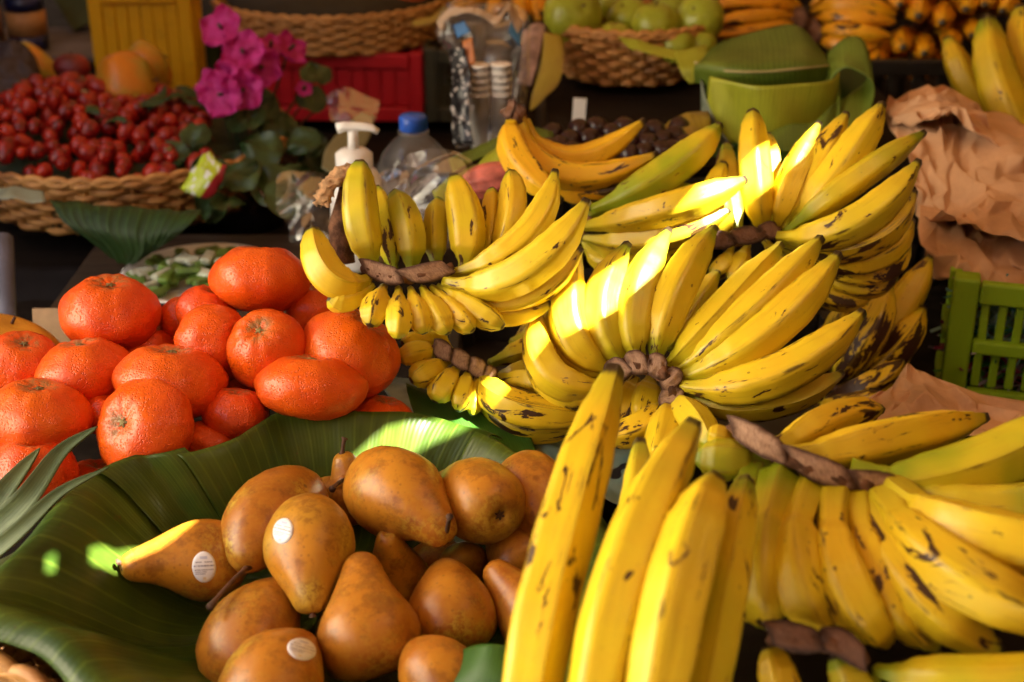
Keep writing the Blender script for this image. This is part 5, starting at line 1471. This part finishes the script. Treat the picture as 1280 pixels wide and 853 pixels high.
tube("nozzle", [hd + Vector((-.016, 0, 0)), hd + Vector((-.008, 0, .002)), hd + Vector((.008, 0, .002)), hd + Vector((.020, -.002, .001)), hd + Vector((.027, -.003, -.003))], lambda s: .0062 - .003 * s, MAT["white"], t, 12)
for i, (rows_, lab) in enumerate([([[(350, 222, 1.56), (385, 212, 1.55), (420, 226, 1.55)], [(352, 262, 1.53), (385, 255, 1.50), (422, 262, 1.51)], [(365, 300, 1.50), (392, 300, 1.48), (430, 305, 1.49)]], "crumpled clear bag left of the pump bottle"),
                                 ([[(408, 122, 1.82), (430, 118, 1.81), (470, 128, 1.81)], [(412, 138, 1.80), (440, 138, 1.79), (470, 148, 1.79)], [(414, 150, 1.79), (440, 154, 1.78), (464, 160, 1.78)]], "greyish torn film hanging before the red crate")]):
    o = patch("plastic_film", rows_, MAT["clear_bag"], nu=26, nv=22, disp=crumple(.018, 26, 20 + i * 7), t=0)
    tag(o, lab, "film")
o = patch("banana_leaf", [[(402, 210, 1.70), (420, 222, 1.70)], [(408, 185, 1.72), (440, 205, 1.72)], [(430, 158, 1.76), (462, 172, 1.76)], [(452, 140, 1.80), (468, 146, 1.80)]], mat_leaf("sage_leaf", (0.20, 0.20, 0.10), (0.30, 0.29, 0.16), veins=6), nu=14, nv=20)
tag(o, "dull sage-green leaf standing behind the pump bottle", "leaf")

# ------------------------------------------------------------------ middle back: leaves, pink pod, dark berries, support crate
for rows_, m, lab in [([[(560, 200, 1.52), (600, 180, 1.54), (650, 160, 1.56), (690, 160, 1.58)], [(566, 216, 1.50), (605, 196, 1.51), (655, 178, 1.53), (692, 176, 1.55)]], MAT["leaf_mid"], "green leaf strip behind the stubby banana trio's stalk"),
                      ([[(598, 205, 1.50), (615, 190, 1.50), (636, 175, 1.50)], [(606, 218, 1.48), (622, 204, 1.47), (640, 180, 1.48)], [(612, 222, 1.48), (632, 214, 1.48), (640, 200, 1.49)]], MAT["leaf_pale"], "folded yellow-green leaf end left of the stubby banana trio"),
                      ([[(628, 180, 1.48), (640, 186, 1.47), (648, 210, 1.46)], [(622, 205, 1.47), (634, 212, 1.46), (644, 226, 1.45)]], mat_leaf("dry_leaf", (0.26, 0.13, 0.05), (0.36, 0.20, 0.09), veins=8), "dry brown leaf end beside the stubby banana trio"),
                      ([[(540, 240, 1.50), (575, 215, 1.52), (600, 205, 1.54)], [(560, 290, 1.46), (590, 250, 1.48), (612, 222, 1.50)]], MAT["leaf_pale"], "pale green leaf seen through the clear film")]:
    o = patch("leaf", rows_, m, nu=18, nv=12, disp=lambda p, u, v: Vector((0, 0, .004 * nz(p, 50))))
    tag(o, lab, "leaf")
pod = plain("pink_pod", (0.52, 0.13, 0.10), .55, .35, 60)
cpod = P(613, 226, 1.47)
vv = []
Mp = Matrix.Rotation(1.35, 3, 'Y')
for dv, th, ph in SD:
    r_ = 1 + .06 * math.cos(9 * ph) * math.sin(th)
    vv.append(cpod + Mp @ Vector((dv.x * r_ * .018, dv.y * r_ * .018, dv.z * .034)))
o = mesh("ribbed_pod", vv, SF, pod); tag(o, "ribbed pink pod under the leaf beside the water bottle", "pod")
# crate that carries pot, apples and berries
CZ = .135
sc_y = P(860, 170, 1.62).y
crate("long dark crate under the apple basket and the leaf-wrapped pot", (P(900, 150, 1.85).x, sc_y - .02, .0), .46, .56, CZ, MAT["dark_plastic"], nsl=14, mids=1, side_sl=9)
o = box("board", (P(900, 150, 1.85).x, sc_y + .26, CZ + .006), .45, .55, .010, MAT["wood"], bev=.002); tag(o, "dark board on the long crate, under pot and apple basket", "board")
TOPZ = CZ + .012
pk_ = Pz(762, 176, TOPZ)
t = None
dk = plain("blackberry_skin", (0.022, 0.004, 0.006), .3, .6, 120)
for me_i in range(1):
    vv = []
    for dv, th, ph in sdir:
        vv.append((dv.x * (1 + .10 * math.sin(ph * 5) * math.sin(th * 5)), dv.y * (1 + .10 * math.sin(ph * 5) * math.sin(th * 5)), dv.z * 1.1))
    bm_ = bpy.data.meshes.new("blackberry"); bm_.from_pydata(vv, [], sfac)
    bm_.polygons.foreach_set("use_smooth", [True] * len(bm_.polygons)); bm_.materials.append(dk)
for x, y in [(692, 168), (712, 176), (724, 162), (738, 174), (748, 160), (756, 182), (766, 168), (782, 160), (788, 178), (800, 168), (812, 180), (820, 164), (832, 176), (846, 172), (842, 188), (826, 190), (806, 192), (770, 192), (740, 190), (716, 190), (700, 184), (690, 186), (858, 182), (784, 194), (850, 160)]:
    p = P(x + rnd.uniform(-3, 3), y, 1.60 - (y - 160) * .002)
    o = bpy.data.objects.new("blackberry", bm_); COL.objects.link(o); o.location = p; o.scale = (.0125,) * 3
    o.rotation_euler = (rnd.uniform(0, 3), rnd.uniform(0, 3), 0)
    tag(o, "dark purple berry heaped behind the stubby banana trio", "berry", "dark berries behind the bananas")
o = box("berry_tray", (P(770, 190, 1.6).x, P(770, 190, 1.6).y + .02, TOPZ + .004), .17, .10, .006, MAT["black"], bev=.002); tag(o, "black tray under the dark berries", "tray")
o = patch("leaf", [[(826, 160, 1.60), (848, 145, 1.62), (886, 140, 1.64)], [(835, 172, 1.58), (858, 158, 1.59), (888, 156, 1.61)], [(850, 178, 1.57), (868, 172, 1.58), (886, 172, 1.60)]], MAT["leaf_yellow"], nu=14, nv=12, disp=lambda p, u, v: Vector((0, 0, .006 * nz(p, 40))))
tag(o, "yellowed leaf left of the leaf-wrapped pot", "leaf")
o = box("price_tag", P(724, 138, 1.74), .016, .002, .030, MAT["white"], M=Matrix.Rotation(.05, 3, 'Y')); tag(o, "small white tag under the apple basket", "tag")

# green apples in a wicker basket
ab = Pz(788, 118, TOPZ + .0)
ax_, ay_ = P(790, 90, 1.92).x, P(790, 90, 1.92).y
basket("small wicker basket of green apples, top centre right", (ax_, ay_ + .04, 0), TOPZ + .012, TOPZ + .082, .088, .082, .112, .098, 8, 36, MAT["wicker"], rot=0)
apple = NT("green_apple_skin"); aco = apple.coord()
ac = apple.mix(apple.step(apple.noise(aco, 24, 3), .35, .68), (0.28, 0.34, 0.020), (0.40, 0.42, 0.035))
vd_ = apple.voro(aco, 160); ac = apple.mix(apple.math('MULTIPLY', apple.step(vd_, .16, .08), .5), ac, (0.55, 0.55, 0.2)); apple.P(Base_Color=ac, Roughness=.33)
for i, (x, y, d, w, rx, rz, lab) in enumerate([(716, 20, 1.90, 76, .9, .5, "large green apple at the left of the apple basket, leaning out"), (785, 22, 1.93, 54, .6, -.5, "green apple with its hollow showing, second from the left"), (818, 32, 1.89, 62, .1, 0, "green apple in the front middle of the apple basket"),
                                           (874, 24, 1.90, 64, .8, -.6, "green apple at the right end with its hollow facing right"), (838, 8, 1.96, 46, .2, 0, "green apple behind the front middle one"), (760, 4, 2.0, 56, .2, 0, "green apple at the back left of the apple basket"),
                                           (768, 48, 1.88, 44, .1, 0, "green apple sunk below the rim, left of middle"), (845, 58, 1.87, 50, .1, 0, "green apple sunk below the rim, right of middle"), (876, 56, 1.88, 40, .1, 0, "small green apple at the lower right of the apple basket")]):
    R = w / 2 / FPX * d
    round_fruit("green_apple", lab, "apple", (x, y, d), R, (1, 1, .9), apple.m, "green apples in the basket", rot=Matrix.Rotation(rz, 3, 'Y') @ Matrix.Rotation(rx, 3, 'X'), o=i * 5, lump=.04)
for rows_, m, lab in [([[(680, 42, 1.86), (698, 44, 1.86), (704, 50, 1.86)], [(676, 80, 1.84), (696, 82, 1.83), (704, 80, 1.83)], [(666, 115, 1.83), (682, 118, 1.82), (698, 105, 1.82)], [(662, 140, 1.82), (666, 138, 1.82), (676, 128, 1.82)]], MAT["leaf_yellow"], "yellow dried banana leaf hanging left of the apple basket"),
                      ([[(770, 46, 1.84), (800, 52, 1.83), (850, 66, 1.82)], [(790, 62, 1.82), (820, 70, 1.81), (845, 78, 1.81)]], MAT["leaf_pale"], "yellow-green leaf tucked under the apples at the basket's rim"),
                      ([[(842, 66, 1.82), (866, 60, 1.82), (884, 56, 1.83)], [(850, 88, 1.80), (868, 82, 1.80), (884, 76, 1.81)], [(862, 106, 1.80), (872, 102, 1.80), (882, 96, 1.81)]], MAT["leaf_pale"], "olive leaf between the apple basket and the leaf-wrapped pot"),
                      ([[(655, 40, 1.88), (668, 30, 1.88), (682, 32, 1.88)], [(652, 70, 1.86), (662, 70, 1.85), (674, 72, 1.85)], [(648, 105, 1.85), (658, 108, 1.84), (664, 108, 1.84)]], plain("pinkish_cloth", (0.45, 0.30, 0.27), .8, .5, 40), "pinkish cloth scrap beside the cup bag")]:
    o = patch("leaf" if "cloth" not in lab else "cloth_scrap", rows_, m, nu=14, nv=20, disp=lambda p, u, v: Vector((0, .003, .003 * nz(p, 50))))
    tag(o, lab, "leaf" if "cloth" not in lab else "cloth")

# leaf-wrapped pot
pc0 = P(958, 186, 1.69); pc0.z = TOPZ
ztop = P(958, 100, 1.61).z
t = thing("leaf_wrapped_pot", "pot wrapped in folded banana leaves, behind the tall banana hand", "pot", pc0)
RP = 84 / FPX * 1.66
H_ = ztop - TOPZ
lathe("pot_wall", pc0, [(RP * .80, 0), (RP * .93, H_ * .9), (RP * .88, H_ * .9), (RP * .75, .01)], MAT["leaf_dark"], t, 40)
def wrap(nm, th0, th1, r0, r1, zf0, zf1, mat, nu=36, nv=14, wav=.0):
    """Leaf wrapped round the pot from angle th0 to th1 (degrees, 270 faces the viewer)."""
    vv, uv = [], []
    for j in range(nv + 1):
        s = j / nv
        for i in range(nu + 1):
            u = i / nu
            a = math.radians(th0 + (th1 - th0) * u)
            r_ = (r0 + (r1 - r0) * s) * RP + wav * math.sin(u * 14 + s * 3) * .3
            z = zf0(u) + (zf1(u) - zf0(u)) * s
            vv.append(pc0 + Vector((math.cos(a) * r_, math.sin(a) * r_, z)))
            uv.append((u, s))
    o = mesh(nm, vv, gridfaces(nu + 1, nv + 1), mat, t, uv=uv); solid(o, .0012)
    return o
wrap("lower_band", 185, 400, .97, .99, lambda u: -.004 + .004 * u, lambda u: H_ * .24, MAT["leaf"], wav=.010)
wrap("front_panel", 200, 335, .96, 1.03, lambda u: H_ * .22, lambda u: H_ * (1.0 + .07 * u), MAT["leaf_pale"], wav=.012)
wrap("grey_panel", 182, 232, 1.0, 1.06, lambda u: H_ * .2, lambda u: H_ * (.95 - .75 * u), MAT["leaf_grey"])
patch("folded_lip", [[(868, 104, 1.66), (900, 114, 1.64), (950, 118, 1.635), (1000, 116, 1.64), (1040, 104, 1.66)], [(868, 84, 1.64), (896, 84, 1.625), (945, 84, 1.615), (1000, 84, 1.62), (1038, 84, 1.65)],
      [(872, 80, 1.66), (900, 66, 1.66), (945, 58, 1.66), (1000, 58, 1.66), (1034, 74, 1.67)], [(876, 76, 1.68), (900, 56, 1.69), (940, 38, 1.70), (992, 32, 1.70), (1024, 60, 1.69)]], MAT["leaf_mid"], t, nu=44, nv=26, disp=lambda p, u, v: Vector((0, 0, .0025 * math.sin(u * 9))))
tube("leaf_rib", catmull([P(868, 78, 1.655), P(900, 88, 1.625), P(950, 90, 1.61), P(1000, 86, 1.615), P(1038, 82, 1.645)], 24), .0013, plain("pale_rib", (0.42, 0.36, 0.16), .6), t, 6)
wrap("inner_leaf", 10, 170, .94, .96, lambda u: H_ * .3, lambda u: H_ * 1.05, MAT["leaf_mid"], wav=.004)
def ribbon(nm, pts, wv, mat, n=44, m=12):
    path = catmull([V3(p) for p in pts], n)
    vv, uv = [], []
    for i, p in enumerate(path):
        for j in range(m + 1):
            s = j / m - .5
            vv.append(p + wv * s + Vector((0, 0, .003 * math.sin(i * .35 + s * 3))))
            uv.append((i / n, j / m))
    o = mesh(nm, vv, gridfaces(m + 1, n + 1), mat, t, uv=uv); solid(o, .0012)
ribbon("curled_leaf_end", [(1030, 108, 1.66), (1038, 82, 1.645), (1058, 66, 1.63), (1080, 72, 1.625), (1090, 96, 1.62), (1082, 124, 1.61), (1062, 142, 1.60), (1045, 148, 1.60)], Vector((.006, .055, .022)), MAT["leaf_mid"])
patch("dark_inner_leaf", [[(1030, 70, 1.70), (1060, 62, 1.70), (1090, 78, 1.69)], [(1030, 110, 1.68), (1060, 108, 1.67), (1090, 112, 1.67)], [(1030, 160, 1.66), (1060, 152, 1.65), (1084, 140, 1.65)]], MAT["leaf"], t, nu=14, nv=14)
ribbon("trailing_fold", [(1050, 118, 1.61), (1046, 140, 1.595), (1030, 158, 1.585), (1000, 170, 1.58), (960, 178, 1.58)], Vector((.0, .02, .020)), MAT["leaf_mid"])

# ------------------------------------------------------------------ right: kraft paper, green crate
pap_o = []
def crease(amp, s, o=0):
    """Sharp-creased paper: ridged noise at three sizes."""
    def fn(p, u, v):
        h = 0
        for k, (m, w) in enumerate(((.55, 1.0), (1.25, .5))):
            q = Vector((p.x * s * m + o + k * 3, p.y * s * m * .8, p.z * s * m - o))
            q += Vector((nz(p, s * m * .6, 3), nz(p, s * m * .6, 7), 0)) * .5
            h += (.5 - 2.0 * abs(noise.noise(q))) * w
        return Vector((0.25 * nz(p, s, o), -.75, .65)).normalized() * (h * amp)
    return fn
def paper(label, rows, amp, s, o, cut=None, nu=13, nv=8):
    """Sharp facets: a jittered triangle mesh, flat shaded, with torn lower edge."""
    jr = random.Random(o)
    base = crease(amp, s, o)
    v, f, uv = patch_geo(rows, nu, nv)
    W, Hh = nu + 1, nv + 1
    out = []
    for k_, p_ in enumerate(v):
        i, j = k_ % W, k_ // W
        q_ = p_.copy()
        if 0 < i < nu and 0 < j < nv:
            q_ += (v[k_ + 1] - v[k_]) * jr.uniform(-.45, .45) + (v[k_ + W] - v[k_]) * jr.uniform(-.45, .45)
        elif j == nv:
            q_ += (v[k_] - v[k_ - W]) * jr.uniform(-.5, .3)
        out.append(q_ + base(q_, 0, 0) + Vector((0, -.6, .8)) * jr.gauss(0, .0055))
    tri = []
    for (a, b, c, d) in f:
        tri += [(a, b, c), (a, c, d)] if jr.random() < .5 else [(a, b, d), (b, c, d)]
    x = mesh("kraft_paper", out, tri, MAT["paper"], smooth=True, uv=uv)
    ca = x.data.attributes.new("crease_edge", 'FLOAT', 'EDGE')
    ca.data.foreach_set("value", [jr.choice((0.0, .25, .6, .85)) for _ in x.data.edges])
    sb = x.modifiers.new("soft_folds", 'SUBSURF'); sb.levels = sb.render_levels = 3
    solid(x, .0004)
    tag(x, label, "paper", "crumpled kraft paper on the right")
    return x
paper("crumpled kraft paper fold at the top of the paper heap, below the plantains", [[(1108, 128, 1.66), (1150, 112, 1.66), (1185, 104, 1.66), (1215, 120, 1.66), (1250, 170, 1.64)], [(1110, 142, 1.62), (1150, 132, 1.60), (1188, 128, 1.59), (1222, 150, 1.59), (1265, 182, 1.58)], [(1118, 152, 1.60), (1155, 152, 1.56), (1190, 146, 1.55), (1228, 178, 1.53), (1290, 202, 1.52)]], .012, 19, 2)
paper("broad kraft paper sheet spread over the right edge, middle of the heap", [[(1100, 135, 1.68), (1160, 130, 1.67), (1220, 140, 1.67), (1340, 150, 1.67)], [(1130, 200, 1.54), (1180, 205, 1.52), (1240, 200, 1.50), (1340, 200, 1.50)], [(1150, 260, 1.50), (1190, 265, 1.46), (1245, 250, 1.44), (1340, 250, 1.44)], [(1152, 268, 1.46), (1190, 275, 1.40), (1240, 296, 1.365), (1340, 316, 1.36)]], .014, 17, 8, nu=15, nv=15)
paper("lower kraft paper fold hanging over the green crate", [[(1150, 255, 1.48), (1200, 262, 1.50), (1250, 264, 1.50), (1340, 262, 1.50)], [(1152, 305, 1.41), (1205, 310, 1.405), (1250, 305, 1.41), (1340, 300, 1.41)], [(1166, 348, 1.41), (1210, 360, 1.37), (1250, 362, 1.355), (1340, 358, 1.35)]], .013, 20, 15)
paper("kraft paper piece lying before the green crate above the nearest plantains", [[(1085, 500, 1.28), (1115, 482, 1.30), (1132, 460, 1.32), (1150, 462, 1.32), (1200, 490, 1.30), (1330, 505, 1.28)], [(1085, 515, 1.24), (1120, 505, 1.25), (1150, 498, 1.25), (1200, 510, 1.24), (1260, 518, 1.23), (1340, 525, 1.22)], [(1090, 545, 1.20), (1130, 545, 1.20), (1160, 545, 1.20), (1210, 550, 1.19), (1270, 555, 1.18), (1340, 560, 1.18)]], .012, 24, 21)
gl_ = P(1192, 500, 1.38)
g0 = Vector((gl_.x + .085, gl_.y, gl_.z - .02))
CH = (P(1187, 352, 1.38) - P(1187, 500, 1.38)).length / math.cos(PITCH) + .01
gc_ = crate("bright green plastic crate under the kraft paper at the right edge", g0, .19, .11, CH, MAT["green_plastic"], rot=-.27, nsl=9, mids=1, bar=.012, side_sl=6)
# shredded paper in it
shv, shf, shd = [], [], []
Mg = Matrix.Rotation(-.27, 3, 'Z')
for i in range(700):
    p = g0 + Mg @ Vector((rnd.uniform(-.085, .085), .014 + rnd.random() ** 2 * .08, rnd.uniform(.012, CH - .02)))
    dr = Vector((rnd.gauss(0, 1), rnd.gauss(0, .5), rnd.gauss(0, 1))).normalized() * rnd.uniform(.012, .03)
    w_ = dr.cross(Vector((rnd.gauss(0, 1), rnd.gauss(0, 1), rnd.gauss(0, 1)))).normalized() * .0016
    k0 = len(shv)
    mid_ = p + Vector((rnd.gauss(0, .004), rnd.gauss(0, .003), rnd.gauss(0, .004)))
    shv += [p - dr - w_, p - dr + w_, mid_ - w_, mid_ + w_, p + dr - w_, p + dr + w_]
    shf += [(k0, k0 + 1, k0 + 3, k0 + 2), (k0 + 2, k0 + 3, k0 + 5, k0 + 4)]
    q = rnd.random(); up_ = (p.z - g0.z) / CH > .5
    cdat = ((.30, .55, .62, 1) if q < .7 else (.05, .25, .30, 1)) if up_ else ((.05, .20, .03, 1) if q < .45 else (.20, .02, .08, 1) if q < .8 else (.35, .30, .45, 1))
    shd += [cdat] * 6
ks = NT("shredded_paper"); ks.P(Base_Color=ks.n("Attribute", attribute_name="fd").outputs["Color"], Roughness=.4)
o = mesh("shredded_filling", shv, shf, ks.m, smooth=False, data=shd); tag(o, "blue, green and purple shreds inside the green crate", "shreds", kind="stuff")
# things under plantains and paper at the back right
crate("dark crate under the small bananas at the top right", (P(1090, 120, 2.0).x, P(1090, 110, 1.95).y, .0), .52, .35, .18, MAT["dark_plastic"], nsl=14, mids=1)
o = box("board", (P(1280, 150, 1.7).x, P(1260, 180, 1.72).y + .0, .135), .24, .20, .012, MAT["wood"]); tag(o, "dark board behind the kraft paper at the right edge", "board")

# ------------------------------------------------------------------ plastic sheet and leaf under the middle hands
tk = NT("printed_sheet"); tu = tk.coord()
tc = tk.mix(tk.step(tk.noise(tu, 16, 3), .42, .52), (0.055, 0.10, 0.105), (0.13, 0.20, 0.19))
tc = tk.mix(tk.step(tk.noise(tu, 40, 2), .66, .69), tc, (0.48, 0.47, 0.52))
tc = tk.mix(tk.step(tk.noise(tk.mapping(tu, (1, 1, 1), (4, 2, 1)), 24, 2), .64, .66), tc, (0.012, 0.012, 0.016)); tk.P(Base_Color=tc, Roughness=.3)
o = patch("printed_sheet", [[(470, 470, 1.30), (560, 480, 1.30), (680, 500, 1.28), (800, 520, 1.24)], [(490, 515, 1.22), (570, 520, 1.215), (680, 540, 1.20), (800, 560, 1.16)], [(500, 545, 1.17), (580, 550, 1.165), (690, 590, 1.13), (800, 640, 1.08)]], tk.m, nu=50, nv=34, disp=crumple(.010, 26, 31))
tag(o, "crumpled teal printed plastic sheet under the bananas behind the pear basket", "plastic sheet")
o = patch("leaf", [[(508, 478, 1.20), (540, 490, 1.195), (600, 515, 1.18), (660, 535, 1.17)], [(520, 520, 1.165), (560, 532, 1.16), (620, 548, 1.155), (670, 560, 1.15)], [(535, 535, 1.15), (575, 545, 1.145), (625, 560, 1.14), (680, 578, 1.135)]], MAT["leaf"], nu=30, nv=18, disp=crumple(.005, 30, 40))
tag(o, "green leaf piece with a sun patch under the half-hidden banana hand", "leaf")
# packing under the heap
o = patch("sacking", [[Vector((-.65 + .2 * i, .72 + .16 * j, .005)) for i in range(8)] for j in range(6)], plain("dark_sacking", (0.012, 0.009, 0.007), .9, .5, 40, 0, .1), nu=40, nv=30, disp=crumple(.004, 18, 50))
tag(o, "dark sacking on the table under the banana heap and mandarins", "sacking")
# upturned crates that carry the banana heap and the nearest hands
crate("dark upturned crate hidden under the middle of the banana heap", (.14, 1.06, .010), .40, .30, .042, MAT["dark_plastic"], nsl=8, mids=0)
crate("dark upturned crate in the shade under the nearest plantains", (.24, .58, .002), .34, .26, .098, MAT["dark_plastic"], nsl=8, mids=0)
o = box("board", (.24, .71, .107), .34, .26, .010, MAT["wood"], bev=.002)
tag(o, "dark board on the crate under the nearest plantains", "board")
